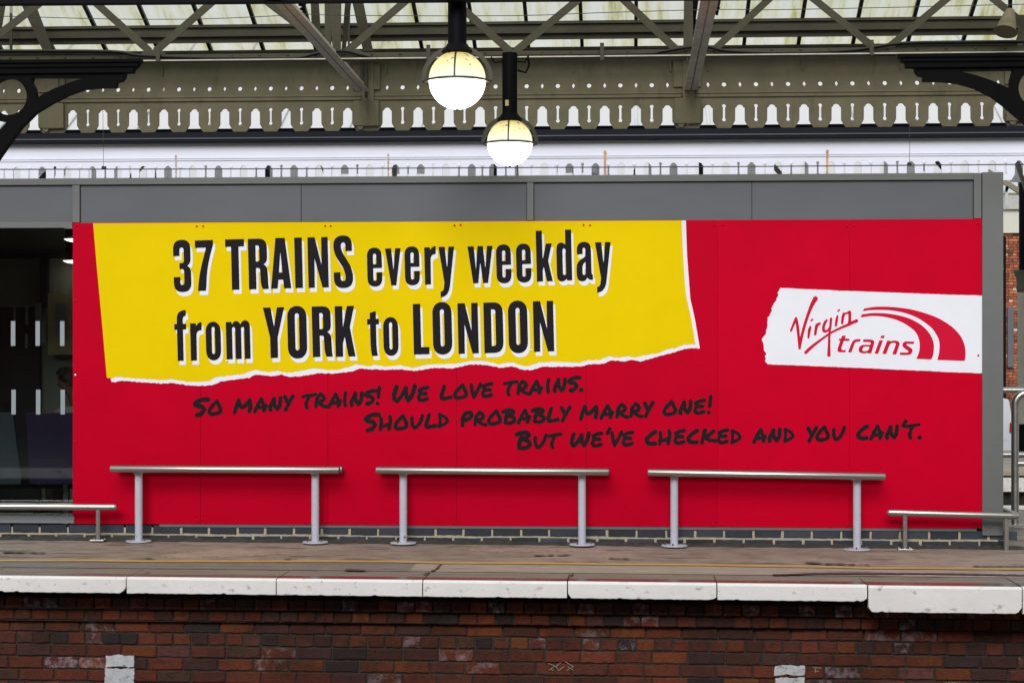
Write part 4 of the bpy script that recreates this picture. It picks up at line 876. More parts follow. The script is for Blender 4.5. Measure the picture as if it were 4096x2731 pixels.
for a, b in bays:
    p = (b - a) / 9; ar = [a + p * k for k in range(10)]; sl2 = [a + p * (k + .5) for k in range(9)]
    board('valance_board', a - .1955, b + .1955, ar, ZA, YV, .028, M['beige'], can, sl2)
    MB().box(a - .14, b + .14, YV - .022, YV - .001, ZA['m0'], ZA['m1']).build('moulding', M['beige'], can, bevel=.006)
    MB().box(a - .14, b + .14, YV - .034, YV - .0225, ZA['m1'] - .014, ZA['m1'] + .004).build('moulding_lip', M['beige'], can, bevel=.004)
    xm = b + .1955
    ps = MB(); ps.box(xm - .13, xm + .12, YV - .05, YV - .002, Zv(498), Zv(397)); ps.box(xm - .14, xm + .13, YV - .03, YV - .002, Zv(352), Zv(250)); ps.box(xm - .05, xm + .07, YV - .045, YV - .031, Zv(500), Zv(245))
    ps.prism([(xm - .10, Zv(499)), (xm - .03, Zv(499)), (xm - .045, Zv(513)), (xm - .085, Zv(513))], YV - .04, YV - .005); ps.build('pilaster', M['beige'], can, bevel=.004)
# hanging straps in front of the boards
for px in (650, 1545, 2293, 2681, 2833, 3211, 3602): 
    x = at(px, 270, YV)[0]; MB().box(x - .008, x + .008, YV - .03, YV - .004, Zv(290), Zv(245)).build('hanger_strap', M['beige'], can)
# girder chord with bolts, flange, cable
YG = 16.3; zc0 = z_ch; zc1 = at(2048, 203, YG)[1]
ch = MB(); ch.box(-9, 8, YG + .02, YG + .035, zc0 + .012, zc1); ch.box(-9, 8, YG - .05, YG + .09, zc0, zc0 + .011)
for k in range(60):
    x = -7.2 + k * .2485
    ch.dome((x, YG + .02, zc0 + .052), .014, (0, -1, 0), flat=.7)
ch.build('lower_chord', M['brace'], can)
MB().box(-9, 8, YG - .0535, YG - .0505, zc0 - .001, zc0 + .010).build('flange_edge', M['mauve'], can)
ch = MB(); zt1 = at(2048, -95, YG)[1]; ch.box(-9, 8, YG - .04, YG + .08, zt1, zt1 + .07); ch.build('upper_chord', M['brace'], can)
nodes_b = [(-830, -830), (-110, -90), (598, 622), (1330, 1388), (2040, 2062), (2712, 2850), (3514, 3535), (4230, 4250)]
nodes_t = [-480, 280, 952, 1722, 2410, 3160, 3880]
for k, tx in enumerate(nodes_t):
    for (bx, side) in ((nodes_b[k][1], 0), (nodes_b[k + 1][0], 1)):
        if k == 0 and side == 0: continue
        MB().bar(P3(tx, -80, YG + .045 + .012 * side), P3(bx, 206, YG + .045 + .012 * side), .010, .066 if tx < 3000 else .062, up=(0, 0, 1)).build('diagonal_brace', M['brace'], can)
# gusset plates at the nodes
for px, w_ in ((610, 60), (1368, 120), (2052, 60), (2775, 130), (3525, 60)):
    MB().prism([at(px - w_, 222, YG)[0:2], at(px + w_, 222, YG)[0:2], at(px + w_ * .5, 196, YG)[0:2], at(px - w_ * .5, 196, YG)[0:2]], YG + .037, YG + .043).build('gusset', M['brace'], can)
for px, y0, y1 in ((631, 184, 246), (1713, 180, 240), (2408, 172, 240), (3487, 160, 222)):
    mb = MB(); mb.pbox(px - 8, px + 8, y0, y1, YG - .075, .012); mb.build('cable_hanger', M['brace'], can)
CB = [(-600, 204), (0, 204), (440, 206), (560, 222), (800, 231), (1024, 232), (1190, 231), (1270, 213), (1380, 204), (1450, 221), (1560, 232), (2048, 222), (2560, 216), (2640, 208), (2745, 190), (2830, 186), (2900, 203), (3080, 212), (3300, 208), (3440, 198), (3560, 178), (3700, 170), (4096, 166), (4700, 160)]
MB().tube(smooth_line([P3(x, y, YG - .03) for x, y in CB], 4), .0125, 8).build('power_cable', M['cable'], can, smooth=True)
MB().tube(smooth_line([P3(x, y + 5, YG - .02) for x, y in CB], 4), .008, 8).build('power_cable', M['cable'], can, smooth=True)
# tie beams running back to the valance
def tiebeam(gx0, gx1, y1=372):
    zt = z_ch - .004; root_x = lambda Y, gx: 0
    # centre line through two photo points, at constant height
    def ptat(px, py): # depth where the ray reaches height zt
        lo, hi = 8, 30
        for _ in range(40):
            mid = (lo + hi) / 2
            if at(px, py, mid)[1] < zt: lo = mid
            else: hi = mid
        return Vector((at(px, py, lo)[0], lo, zt))
    a = ptat(*gx0); b = ptat(*gx1); d = (b - a).normalized(); a = a - d * 1.2
    s = d.cross(Vector((0, 0, 1))).normalized(); mb = MB()
    for k in (-1, 1):
        mb.bar(a + s * k * .036, b + s * k * .036, .058, .010); mb.bar(a + s * k * .010 + Vector((0, 0, .04)), b + s * k * .010 + Vector((0, 0, .04)), .008, .08)
    o = mb.build('tie_beam', M['mauve'], can); return a, b
t1a, t1b = tiebeam((1120, 0), (1450, 364)); t2a, t2b = tiebeam((2838, 0), (2763, 366))
# clutter of uprights where the tie beams meet the girder
def upr(px0, px1, py0, qx0, qx1, qy1, Y, th=.02, nm='upright', m='brace'):
    L = [at(px0, py0, Y)[0:2], at(px1, py0, Y)[0:2], at(qx1, qy1, Y)[0:2], at(qx0, qy1, Y)[0:2]]
    return MB().prism(L, Y, Y + th).build(nm, M[m], can)
upr(1240, 1270, -60, 1247, 1282, 130, 16.9); upr(1298, 1321, -60, 1299, 1325, 222, 16.45); upr(1309, 1365, -60, 1332, 1362, 214, 16.42)
upr(1385, 1412, -60, 1366, 1381, 204, 16.8); upr(1400, 1445, -30, 1452, 1492, 206, 17.2); upr(1391, 1400, 40, 1391, 1397, 262, 17.6)
upr(2737, 2771, -60, 2733, 2773, 195, 16.45); upr(2760, 2800, -40, 2765, 2778, 120, 16.9, m='ink'); upr(1441, 1451, 246, 1441, 1452, 332, 18.2); upr(1459, 1469, 246, 1459, 1469, 390, 18.2)
upr(62, 122, -30, 172, 212, 206, 17.2); upr(-60, 28, -30, -60, -10, 206, 17.0); upr(38, 48, 0, 38, 48, 206, 17.6); upr(4075, 4125, 60, 4070, 4090, 190, 17.0)
for k, (px, py) in enumerate(((1205, 35), (2862, 32))):
    mb = MB()
    for i in range(4): mb.lathe([(.0005, 0), (.02, .0), (.028, .012), (.02, .022), (.0005, .024)], (at(px, py, 15.6)[0] + .012 * (i % 2), 15.6, at(px, py, 15.6)[1] + .035 * i - .05), 10)
    mb.bar(P3(px + 20, py - 45, 15.6), P3(px + 5, py + 30, 15.6), .02, .02); mb.build('insulator', M['ink'], can)
# eaves beam, purlin, glass roof
Yp = 17.75
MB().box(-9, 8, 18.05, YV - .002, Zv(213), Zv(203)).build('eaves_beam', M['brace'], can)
pu = MB()
for (y0, y1, d) in ((100, 111, .03), (111, 124, 0), (124, 147, .02), (147, 168, -.035)):
    zA, zB = at(1000, y0, Yp)[1], at(1000, y1, Yp)[1]; pu.box(-9, 8, Yp - .0 - d, Yp + .06, zB + .0008, zA)
pu.build('purlin', M['brace'], can)
tanr = .4125; e0 = (18.25, Zv(203))
def rz(Y): return e0[1] + (e0[0] - Y) * tanr
YR = 15.6; zr_ = rz(YR)
gl = MB(); gl.add([(-9, e0[0], e0[1] + .03), (8, e0[0], e0[1] + .03), (8, YR, zr_ + .03), (-9, YR, zr_ + .03)], [(0, 1, 2, 3)]); gl.build('roof_glazing', M['roofglass'], can, recalc=False)
gl = MB(); gl.add([(-9, 13.3, zr_ - 1.0), (8, 13.3, zr_ - 1.0), (8, YR, zr_ + .03), (-9, YR, zr_ + .03)], [(0, 1, 2, 3)]); gl.build('roof_glazing', M['roofglass'], can, recalc=False)
x0 = at(415, 195, 18.1)[0]
for k in range(-7, 26):
    x = x0 + k * .5205
    if -9 < x < 8: MB().bar((x, e0[0], e0[1] + .005), (x, YR, zr_ + .005), .034, .035).build('glazing_bar', M['dirtyglass_dark'], can)
MB().box(-9, 8, YR - .05, YR + .05, zr_ - .03, zr_ + .06).build('ridge', M['beige'], can)
# front beam, nearly black
zf0 = at(0, 20, 13.2)[1] - .004
MB().bar((-9, 13.25, zf0 + .11 + .020), (8, 13.25, zf0 + .11 - .048), .10, .20).build('front_beam', M['ink'], can)
# columns and brackets (columns stand just outside the picture)
def br_px(L, ox): return [(ox + x / 2.24, y / 2.24) for x, y in L]
def bracket(L, ring, y0, y1, parent, name='bracket'):
    MB().prism([at(x, y, YG)[0:2] for x, y in L], y0, y1).build(name, M['ink'], parent, bevel=.004)
for side in (0, 1):
    ox = 0 if side == 0 else 3072
    if side == 0:
        A = [(-500,541),(1265,545),(1262,560),(1240,598),(1225,612),(1205,632),(1190,658),(1130,660),(1124,700),(1100,728),(1050,745),(1050,790),(900,790),(760,805),(620,855),(470,930),(330,1015),(200,1145),(90,1290),(0,1420),(-200,1750),(-500,1750),(-500,541)][:-1]
        Hh = [(300,700),(785,702),(640,745),(500,800),(400,850),(338,892),(322,800),(290,740)]
        ringc = (90, 872); ro, ri = 240, 164
    else:
        A = [(2900,470),(1168,490),(1200,545),(1232,575),(1245,600),(1305,600),(1315,650),(1345,685),(1385,692),(1385,735),(1560,735),(1700,752),(1850,795),(2000,870),(2100,945),(2294,1110),(2500,1400),(2900,1400)]
        Hh = [(1680,640),(2190,632),(2165,720),(2160,800),(2000,730),(1850,680)]
        ringc = (2400, 800); ro, ri = 240, 164
    # solid parts: everything in A minus Hh and minus the ring hole, via a marched field
    pa = br_px(A, ox); ph = br_px(Hh, ox); cx, cy = ox + ringc[0] / 2.24, ringc[1] / 2.24
    xs = [p[0] for p in pa]; ys = [p[1] for p in pa]; a, b, X, Y = grid((min(xs), min(ys), max(xs), max(ys)), 3.0)
    Fd = poly_sdf(X, Y, pa); Fd = np.maximum(Fd, -poly_sdf(X, Y, ph))
    R_ = np.hypot(X - cx, Y - cy); colx = -60 if side == 0 else 4230
    inside_ring = (R_ - ri / 2.24); Fd = np.maximum(Fd, -inside_ring)
    notch = poly_sdf(X, Y, br_px([(-180,1050),(75,1100),(0,1180),(-300,1250)], ox) if side == 0 else br_px([(2400,1060),(2560,1000),(2700,1300),(2500,1250)], ox)); Fd = np.maximum(Fd, -notch)
    f_ = MB(); march(f_, a, b, 3.0, Fd, lambda x, y: P3(x, y, YG - .05))
    o = f_.build('bracket', M['ink'], can, recalc=False); so_ = o.modifiers.new('solid', 'SOLIDIFY'); so_.thickness = .09; so_.offset = 0
    # mouldings on the impost block
    mbx = MB()
    for (e, y0, y1, d) in ((1262, 541, 560, .05), (1236, 562, 600, .035), (1200, 604, 655, .02)):
        xa_, xb_ = (-500, e) if side == 0 else (2294 + 1170 - 30 - e + 0, 2900)
        if side == 1: xa_ = 1168 + (1265 - e) * .95; 
        yo = 0 if side == 0 else -58
        mbx.pbox(ox + xa_ / 2.24, ox + xb_ / 2.24, (y0 + yo) / 2.24, (y1 + yo) / 2.24, YG - .10 - d, .04 + d)
    mbx.build('impost_moulding', M['ink'], can, bevel=.008)
    px = -230 if side == 0 else 4340; x = at(px, 1000, YG)[0]
    MB().lathe([(.13, 0), (.13, .5), (.10, .55), (.085, 3.2), (.12, 3.3), (.14, 3.45), (.0005, 3.46)], (x, YG, gz(x)), 24).build('column', M['ink'], can, smooth=True)
    MB().lathe([(.10, 3.4), (.14, 3.6), (.12, zc0 - gz(x) - .01)], (x, YG, gz(x)), 24).build('capital', M['ink'], can, smooth=True)

# loudspeaker
sx, sz = at(4036, 85, 16.0); sp_ = empty('loudspeaker', (sx, 16.0, sz), 'beige horn loudspeaker hanging under the canopy at top right', 'loudspeaker')
d = Vector((-.25, -.35, -.9)).normalized(); c0 = Vector((sx + .01, 16.0, sz + .09))
MB().tube([c0, c0 + d * .03, c0 + d * .05, c0 + d * .19, c0 + d * .215], [.035, .045, .052, .082, .10], 24).build('horn', M['beige'], sp_, smooth=True)
MB().tube([c0 + Vector((0, 0, .12)), c0], .018, 10).build('hanger', M['ink'], sp_); MB().box(sx - .10, sx + .35, 15.95, 16.05, sz + .19, sz + .27).build('mounting_plate', M['ink'], sp_, bevel=.01)

# ------------------------------------------------------------------ overhead wires
cw = empty('contact_wire', (0, 20.4, 3.7), 'taut black overhead contact wire crossing in front of the white valance', 'wire')
MB().tube([P3(-900, 682, 20.4), P3(0, 678, 20.4), P3(1024, 676, 20.4), P3(2048, 671, 20.4), P3(3072, 666, 20.4), P3(4096, 658, 20.4), P3(5000, 652, 20.4)], .0062, 8).build('wire', M['wire'], cw, smooth=True)
for px, y0, y1, xt in ((414, 400, 676, 411), (3638, 400, 661, 3640), (2072, 655, 704, 2070)):
    MB().tube([P3(xt, y0 if px != 2072 else 655, 20.4), P3(px, y1, 20.4)], .0025 if px != 2072 else .007, 6).build('dropper', M['wire'], cw)
    if px != 2072: MB().pbox(px - 8, px + 8, y1 - 11, y1, 20.38, .03).build('clip', M['cable'], cw)
tw = MB().tube(smooth_line([P3(x, y, 15.5) for x, y in ((-500, 62), (0, 66), (430, 77), (800, 77), (1110, 64), (1205, 57), (1400, 63), (2048, 64), (2400, 52), (2860, 39), (3100, 40), (3600, 30), (4096, 18), (4600, 8))], 3), .0032, 6).build('span_wire', M['wire'], None, smooth=True)
tag(tw, 'thin black wire strung between insulators below the canopy glass', 'wire')

# ------------------------------------------------------------------ far canopy across the tracks
YF = 22.1; fc = empty('white_canopy', (0, YF, 0), 'white canopy across the tracks with pierced valance, rust runs and dark gutter', 'canopy')
def Zf(y): return EYE + (HY - y) * 22.05 / F
off = Zf(652) - ZA['at']; ZF = {k: v + off for k, v in ZA.items()}; ZF['top'] = Zf(556)
fa = [at(p, 660, YF)[0] for p in [67,169,270,370,472,572,672,772,874,975,1075,1176,1278,1379,1480,1582,1683,1785,1887,1972,2075,2177,2278,2382,2485,2590,2694,2798,2902,3006,3112,3218,3324,3430,3536,3643,3750,3858,3968,4076]]
fa = [fa[0] - .3 * k for k in range(12, 0, -1)] + fa + [fa[-1] + .3 * k for k in range(1, 12)]
board('valance_board', fa[0] - .15, fa[-1] + .15, fa, ZF, YF, .025, M['whitepaint'], fc, [(a + b) / 2 for a, b in zip(fa[:-1], fa[1:])], holes=False)
MB().box(-11, 8, YF - .012, YF - .001, Zf(632), Zf(622)).build('moulding', M['whitepaint'], fc, bevel=.003)
MB().box(-11, 8, YF - .02, YF - .0125, Zf(624), Zf(620.5)).build('moulding_lip', M['whitepaint'], fc)
for k, a in enumerate(zip(fa[:-1], fa[1:])):
    if k % 3 != 1: MB().dome(((a[0] + a[1]) / 2, YF - .001, ZF['c1']), .024, (0, -1, 0), flat=.35).build('boss', M['whitepaint'], fc, smooth=True)
gt = MB(); gt.box(-11, 8, YF - .10, YF + .10, Zf(545), Zf(513)); gt.box(-11, 8, YF - .14, YF + .10, Zf(512.5), Zf(508)); gt.box(-11, 8, YF - .12, YF + .05, Zf(561), Zf(546)); gt.build('gutter', M['gutter'], fc, bevel=.012)
MB().box(-11, 8, YF - .135, YF - .1205, Zf(549), Zf(544)).build('gutter_lip', M['lip'], fc)
M['barwhite'] = mat('grey_white_bar', (.50, .52, .54), .6)
rf = MB(); rf.add([(-14, YF + .1, Zf(513)), (12, YF + .1, Zf(513)), (12, YF + 3.4, Zf(513) + 3.3 * .51), (-14, YF + 3.4, Zf(513) + 3.3 * .51)], [(0, 1, 2, 3)]); rf.build('roof', M['roofwhite2'], fc, recalc=False)
for k in range(-16, 16):
    x = at(530, 470, YF)[0] + k * .86 + random.uniform(-.02, .02)
    MB().bar((x, YF + .12, Zf(513) + .03), (x, YF + 3.4, Zf(513) + 3.3 * .51 + .03), .035, .035).build('glazing_bar', M['barwhite'], fc)
# rust runs from failed joints
for px, y0, y1, w_ in ((703, 620, 704, 9), (1552, 615, 704, 9), (2420, 604, 704, 14), (3309, 600, 704, 15)):
    a, b, X, Y = grid((px - w_, y0, px + w_, y1 + 30), 1.6, 8); Fd = np.abs(X - px) - (1.9 + (w_ > 10) * 2.0) + wobble(X, Y, 1.3, .35) + np.where(Y < y0, 20, 0)
    Fd = np.minimum(Fd, np.hypot(X - px, (Y - y0 - 6) * 1.1) - (3.2 + (w_ > 10) * 3) + wobble(X, Y, 1, .6)); mb = MB()
    march(mb, a, b, 1.6, Fd, lambda x, y: P3(x, y, YF - .0205)); mb.build('rust_run', M['rustrun'], fc, recalc=False)
# inner trusses glimpsed through the piercings
for k in range(22):
    x = -10 + k * .92 + random.uniform(-.2, .2); lean = random.choice([-.5, -.2, 0, .3, .6])
    MB().bar((x, YF + .5, Zf(760)), (x + lean, YF + .5, Zf(560)), .05, .06, up=(0, 1, 0)).build('inner_strut', M['beige'] if k % 3 else M['indark'], fc)
for k in range(26):
    x = -9.5 + k * .66 + random.uniform(-.3, .3); q = random.uniform(.15, .5); zb = random.choice([3.2, 3.6, 3.75])
    MB().box(x, x + q, YF + .9 + .05 * (k % 3), YF + .92 + .05 * (k % 3), zb, 4.3).build('inner_panel', M['roofwhite'], fc)
MB().box(-11, 8, YF + 1.2, YF + 1.3, 3.66, 3.70).build('inner_beam', M['barwhite'], fc)
MB().box(-14, 12, YF + 3.4, YF + 3.5, 5.8, 6.0).build('back_fascia', M['roofwhite'], fc)
# columns of the far canopy hidden behind the waiting room
for x in (-6.5, -1.5): MB().lathe([(.12, -.02), (.12, .5), (.09, .55), (.08, 3.7)], (x, YF + 1.5, 0), 16).build('column', M['ink'], fc)

# ------------------------------------------------------------------ what shows at the right edge
ground_sheet('far_platform', -30, 30, 23.5, 30.5, M['strip2'], 0, f=lambda x: 0)
fw_ = MB(); fw_.box(-30, 30, 23.45, 23.9, -.17, .0); tag(fw_.build('far_platform_edge', M['coping']), 'white painted edge of the platform across the tracks', 'platform edge')
fw_ = MB(); fw_.box(-30, 30, 23.6, 30.5, -1.15, -.175); tag(fw_.build('far_platform_wall', M['mortar']), 'dark brick wall below the far platform edge', 'wall')
ly = MB(); ly.add([(-30, 24.3, .005), (30, 24.3, .005), (30, 24.42, .005), (-30, 24.42, .005)], [(0, 1, 2, 3)]); tag(ly.build('far_yellow_line', M['lineyellow'], recalc=False), kind='structure')
be = MB().box(-16, 16, 18.75, 18.92, -.3, .006); tag(be.build('back_platform_edge', M['coping']), 'white rear edge of the waiting room platform', 'platform edge')
rd = MB(); rd.add([(-60, 30.5, -.75), (60, 30.5, -.75), (60, 90, -.75), (-60, 90, -.75)], [(0, 1, 2, 3)]); M['road'] = mat('road_asphalt', (.08, .08, .08), .8); tag(rd.build('car_park', M['road'], recalc=False), kind='structure')
# brick station wall
YS = 48.0; sw = empty('station_building', (7, YS, -.75), 'orange-red brick station building with white band behind the railings', 'building')
mb = MB(); random.seed(11)
PAL2 = [((.36, .12, .055), 5), ((.28, .085, .05), 3), ((.20, .07, .05), 2), ((.55, .48, .38), .8), ((.42, .18, .08), 2)]
xw0, _ = at(3960, 1000, YS); xw1, _ = at(4200, 1000, YS); zt3 = at(4050, 932, YS)[1]; z = -.74
k = 0
while z < zt3:
    brickset(mb, xw0, xw1, z, .062, .225 if k % 2 else .1125, .012, YS, .08, PAL2, -.1 * (k % 3), .001, 0, slope=lambda x: 0); z += .073; k += 1
mb.build('bricks', M['bluebrick'] if 0 else M['brick'], sw, cols=True)
MB().box(xw0 - 8, xw1 + 8, YS + .03, YS + .3, -.74, zt3).build('mortar', M['mortar'], sw)
MB().pbox(3960, 4200, 838, 931, YS - .1, .3).build('stone_band', mat('cream_stone', (.50, .50, .44), .8, var=.08, scale=1), sw)
MB().pbox(3960, 4200, 770, 836, YS - .2, .3).build('parapet', mat('grey_parapet', (.35, .35, .31), .8, var=.25, scale=4), sw)
MB().pbox(4016, 4024, 945, 1607, YS - .12, .08).build('downpipe', M['ink'], sw)
MB().pbox(4031, 4055, 1228, 1468, YS - .10, .06).build('metal_panel', mat('blue_grey_steel', (.07, .08, .11), .6), sw)
# roof trusses of that side
tr_ = empty('roof_truss', P3(4050, 760, 30), 'pale beige roof truss members seen above the corner of the waiting room', 'roof truss')
for (a, b, m_, w_) in (((3950, 686), (4082, 768), 'beige', .075), ((4020, 768), (4060, 690), 'barwhite', .05), ((4012, 835), (4090, 782), 'barwhite', .06), ((4006, 777), (4096, 777), 'beige', .03), ((4028, 740), (4022, 835), 'barwhite', .05), ((4085, 640), (4085, 770), 'beige', .09)):
    MB().bar(P3(*a, 30), P3(*b, 30), w_, w_, up=(0, 1, 0)).build('member', M[m_], tr_)
# cast iron column
cc = empty('iron_column', P3(4104, 1803, 29), 'cream column with dark capital and black upper shaft at the right edge', 'column')
xc_, _ = at(4104, 1500, 29); zz = lambda y: at(4104, y, 29)[1]
MB().lathe([(.125, zz(1695)), (.125, zz(1170))], (xc_, 29, 0), 28).build('shaft', mat('cream_column_paint', (.34, .34, .27), .6, var=.08), cc, smooth=True)
MB().lathe([(.125, zz(1170)), (.15, zz(1150)), (.135, zz(1140)), (.15, zz(1110)), (.185, zz(1090)), (.185, zz(1082)), (.001, zz(1081))], (xc_, 29, 0), 28).build('capital', mat('grimy_capital', (.07, .07, .055), .8, var=.3), cc, smooth=True)
MB().lathe([(.127, zz(1160)), (.127, zz(1152))], (xc_, 29, -.01), 28).build('red_band', mat('faded_red_band', (.25, .05, .03), .7), cc)
MB().lathe([(.105, zz(1082)), (.105, zz(640))], (xc_, 29, 0), 28).build('upper_shaft', M['ink'], cc, smooth=True)
MB().lathe([(.135, 0), (.135, zz(1703)), (.14, zz(1695)), (.001, zz(1694))], (xc_, 29, 0), 28).build('pedestal', M['ink'], cc, smooth=True)
# parked car, tail towards the column
car = empty('parked_car', (at(3990, 1700, 35)[0], 35, -.75), 'white parked hatchback glimpsed between the corner post and the railing', 'car')
cx0 = at(4046, 1700, 35)[0]; zc = lambda y: at(4040, y, 35)[1]
prof = [(cx0 - 4.1, .0), (cx0 - 4.15, .35), (cx0 - 3.9, .62), (cx0 - 2.9, .78), (cx0 - 2.2, 1.32), (cx0 - 1.5, 1.43), (cx0 - .25, 1.40), (cx0 - .04, 1.36), (cx0 + .03, .95), (cx0 + .06, .6), (cx0 + .02, .2), (cx0 - .05, .0)]
M['carpaint'] = mat('white_car_paint', (.74, .76, .80), .2, var=.01, spec=.6)
low = [(x, z - .75 + .18) for x, z in prof]
wa = lambda c_: [(c_ + .36 * math.cos(a), -.42 + .36 * math.sin(a)) for a in [math.pi - k * math.pi / 10 for k in range(11)]]
body = [(x, z - .75 + .12) for x, z in prof[1:-1]]
body = body + [(cx0 - .05, -.6)] + [(cx0 - .72 + .36 * math.cos(k * math.pi / 10), -.42 + .36 * math.sin(k * math.pi / 10)) for k in range(11)] + [(cx0 - 1.3, -.6), (cx0 - 3.0, -.6)] + [(cx0 - 3.36 + .36 * math.cos(k * math.pi / 10), -.42 + .36 * math.sin(k * math.pi / 10)) for k in range(11)] + [(cx0 - 4.1, -.6)]
MB().prism(body, 35, 36.6).build('body', M['carpaint'], car, bevel=.04)
MB().prism([(cx0 - 2.5, .36), (cx0 - 2.05, .62), (cx0 - .42, .62), (cx0 - .22, .60), (cx0 - .42, .34)], 34.99, 35.005).build('side_window', M['indark'], car)
MB().prism([(cx0 - .03, .30), (cx0 + .035, .30), (cx0 + .05, .10), (cx0 - .04, .12)], 34.985, 35.05).build('tail_light', mat('tail_lamp', (.35, .01, .02), .2), car)
for wx in (cx0 - .72, cx0 - 3.36):
    wo = MB().tube([(wx, 35.02, -.45), (wx, 35.24, -.45)], .30, 24).build('wheel', M['ink'], car, smooth=True)
    MB().tube([(wx, 35.01, -.45), (wx, 35.02, -.45)], .19, 16).build('rim', M['sill'], car)
bp_ = MB().box(cx0 - 4.0, cx0 - .06, 35.1, 36.5, -.62, -.3); bp_.build('underside', M['indark'], car)

# ------------------------------------------------------------------ inside the waiting room
M['seatgrey'] = mat('grey_blue_seat', (.10, .14, .17), .4, var=.05); M['seatpurple'] = mat('purple_seat', (.060, .036, .12), .4, var=.05)
def seat(pxs, m, label):
    Y = YW + .32; r = empty('plastic_seat', P3(sum(pxs) / 4, 2000, Y), label, 'seat', 'moulded seats with their backs to the window')
    L = [at(pxs[0], 1650, Y)[0:2], at(pxs[1], 1650, Y)[0:2], at(pxs[2], 1925, Y)[0:2], at(pxs[2] - 8, 1937, Y)[0:2], at(pxs[3] + 8, 1937, Y)[0:2], at(pxs[3], 1925, Y)[0:2]]
    MB().prism(L, Y, Y + .02).build('backrest', M[m], r, bevel=.006)
    x0, z0 = at(pxs[3], 1930, Y); x1, _ = at(pxs[2], 1930, Y)
    MB().box(x0 + .01, x1 - .01, Y + .03, Y + .45, z0 - .01, z0 + .015).build('seat_pan', M[m], r, bevel=.006)
    MB().box((x0 + x1) / 2 - .02, (x0 + x1) / 2 + .02, Y + .2, Y + .26, .088, z0 - .012).build('leg', M['steel'], r)
    for y in (1900, 1934):
        for px in ((pxs[2] - 39,) if m == 'seatgrey' else (pxs[3] + 38, pxs[2] - 38)): a, z = at(px, y, Y); MB().dome((a, Y - .001, z), .007).build('bolt', M['brass'], r)
    MB().box(x0 - .06, x1 + .06, Y + .21, Y + .25, z0 - .06, z0 - .02).build('beam', M['indark'], r)
seat((-160, 50, 87, -205), 'seatgrey', 'grey-blue moulded seat seen from behind through the window')
seat((102, 312, 350, 116), 'seatpurple', 'purple moulded seat beside the edge of the red hoarding')
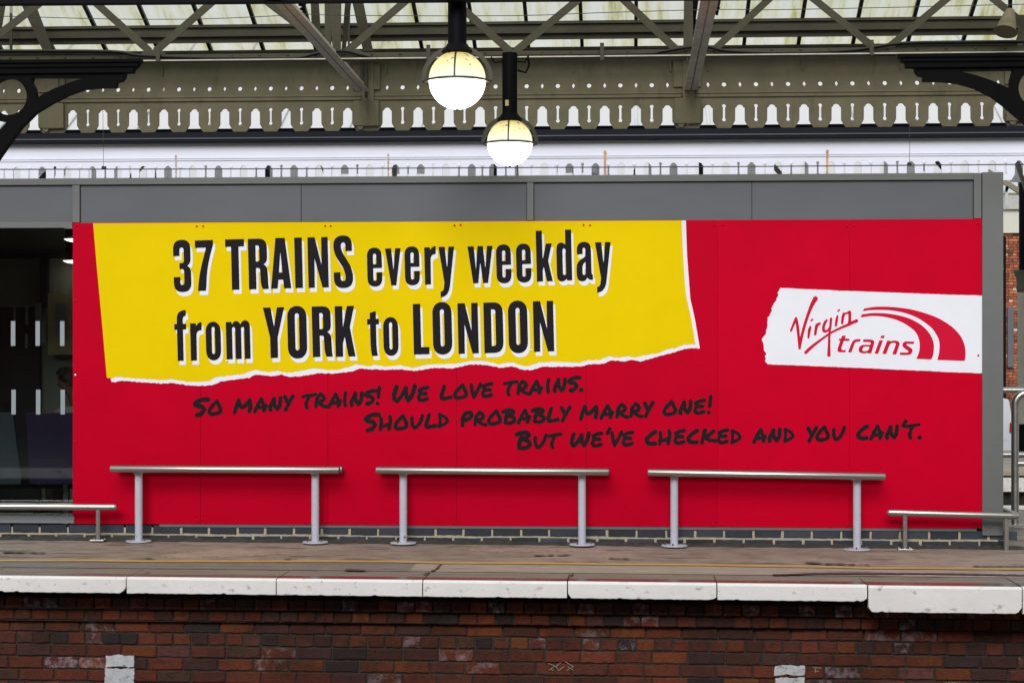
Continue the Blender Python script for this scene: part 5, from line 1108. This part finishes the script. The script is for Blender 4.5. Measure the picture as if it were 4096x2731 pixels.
# person reading, head and shoulders behind the purple seat
def person():
    Yq = 16.25; hx, hz = at(276, 1528, Yq); h = Vector((hx, Yq, hz)); r = empty('person', (hx, Yq, .09), 'person with dark hair seated behind the glass, bent over a white page', 'person')
    pel = h + Vector((.28, .05, -.72)); chest = h + Vector((.14, .02, -.33)); neck = h + Vector((.06, 0, -.15))
    V = [pel, pel + Vector((-.08, 0, .2)), chest, neck, h + Vector((.02, 0, -.07)), h + Vector((0, 0, .02)), h + Vector((.0, 0, .09))]
    Rr = [.15, .14, .16, .055, .062, .085, .06]; E = [(0, 1), (1, 2), (2, 3), (3, 4), (4, 5), (5, 6)]
    def limb(start, pts, rr_):
        i = start
        for p, q in zip(pts, rr_): V.append(p); Rr.append(q); E.append((i, len(V) - 1)); i = len(V) - 1
        return i
    hands = []
    for s in (-1, 1):
        sh = chest + Vector((.02, s * .18, .06)); el = sh + Vector((-.12, s * .05, -.27)); wr = el + Vector((-.22, -s * .10, .06))
        i = limb(2, [sh, el, wr], [.06, .045, .028]); palm = wr + Vector((-.06, 0, .01)); j = limb(i, [palm], [.034])
        for f in range(4): limb(j, [palm + Vector((-.045, (f - 1.5) * .022, .008)), palm + Vector((-.075 + .005 * abs(f - 1), (f - 1.5) * .022, -.006))], [.010, .008])
        limb(j, [palm + Vector((-.01, -s * .045, .015)), palm + Vector((-.04, -s * .05, .02))], [.011, .009])
        kn = pel + Vector((-.44, s * .12, .03)); limb(0, [pel + Vector((-.05, s * .10, -.02)), kn, kn + Vector((.02, 0, -.40)), kn + Vector((-.14, 0, -.45))], [.09, .065, .045, .035])
    limb(5, [h + Vector((-.085, 0, -.012)), h + Vector((-.103, 0, -.028))], [.026, .010])
    me = bpy.data.meshes.new('body'); me.from_pydata([tuple(v - Vector(r.location)) for v in V], E, []); o = bpy.data.objects.new('body', me); COL.objects.link(o); o.parent = r
    sk = o.modifiers.new('skin', 'SKIN'); sk.use_smooth_shade = True
    if not me.skin_vertices: me.attributes
    for sv, q in zip(me.skin_vertices[0].data, Rr): sv.radius = (q, q)
    me.skin_vertices[0].data[0].use_root = True
    o.modifiers.new('sub', 'SUBSURF').levels = 1; o.modifiers['sub'].render_levels = 2
    M['skin'] = mat('skin', (.20, .10, .065), .55, var=.06); me.materials.append(M['skin'])
    hair = MB(); 
    for k, (dx, dy, dz, q) in enumerate(((.015, 0, .045, .112), (-.035, 0, .075, .082), (.055, 0, .0, .095), (.03, 0, .02, .10))):
        hair.dome(h + Vector((dx, dy, dz)) - Vector((0, 0, q * .2)), q, (.1, 0, 1), 18, 7, 1.0)
    hair.build('hair', mat('dark_hair', (.012, .010, .010), .6), r, smooth=True)
    jk = MB(); jk.lathe([(.10, -.02), (.17, -.06), (.205, -.16), (.20, -.45), (.17, -.47)], (chest.x, chest.y, chest.z + .14), 24); jk.build('jacket', mat('dark_jacket', (.02, .022, .028), .8), r, smooth=True)
    ear = MB(); ear.dome(h + Vector((.02, -.082, 0)), .026, (0, -1, 0), 10, 3, .4); ear.build('ear', M['skin'], r, smooth=True)
    bk = MB(); a, z = at(222, 1640, 15.95); b, _ = at(330, 1640, 15.95); bk.add([(a, 15.85, z - .03), (b, 15.85, z - .02), (b, 16.1, z + .035), (a, 16.1, z + .025)], [(0, 1, 2, 3)]); so_ = bk.build('newspaper', mat('white_paper', (.6, .6, .57), .8), None, recalc=False)
    tag(so_, 'white open paper held low behind the purple seat', 'paper'); md = so_.modifiers.new('s', 'SOLIDIFY'); md.thickness = .004
person()
M['ceil_light'] = emit('ceiling_light', (1, .93, .78), 7)
for (x0_, x1_, y_, Yc, lb) in ((262, 330, 960, 15.9, 'upper, brighter ceiling light inside the waiting room'), (258, 330, 1046, 17.0, 'lower, duller ceiling light inside the waiting room')):
    a, z = at(x0_, y_, Yc); b, _ = at(x1_, y_, Yc); zc_ = z
    r = empty('ceiling_light', ((a + b) / 2, Yc, zc_), lb, 'ceiling light', 'ceiling lights of the waiting room')
    MB().prism([(a, zc_ + .006), (a + .03, zc_ - .012), (b, zc_ - .014), (b, zc_ + .012)], Yc - .05, Yc + .12).build('diffuser', M['ceil_light'], r)
    MB().box(a + .02, b, Yc - .04, Yc + .1, zc_ + .013, 2.78).build('housing', M['indark'], r)

# ------------------------------------------------------------------ camera-side platform and canopy (seen in reflections, shades the tracks)
ground_sheet('near_platform', -16, 16, -8, 4.0, M['asphalt'], 0, f=lambda x: -.06)
nb = MB(); nb.box(-16, 16, 4.0, 4.35, -.17, -.05); tag(nb.build('near_platform_edge', M['coping']), 'white painted edge of the platform on the camera side', 'platform edge')
nb = MB(); nb.box(-16, 16, 3.9, 4.25, -1.15, -.175); tag(nb.build('near_platform_wall', M['mortar']), 'brick wall under the camera side platform edge', 'wall')
nw = MB(); nw.box(-20, 20, -8.3, -8, -.1, 6); tag(nw.build('near_station_wall', mat('near_brick_wall', (.12, .06, .04), .9, var=.2, scale=6)), 'brick station wall behind the camera', 'wall')
nc = MB(); nc.box(-20, 20, -8, 3.0, 4.9, 5.0); tag(nc.build('near_canopy', M['beige']), 'canopy roof over the camera side platform', 'canopy')
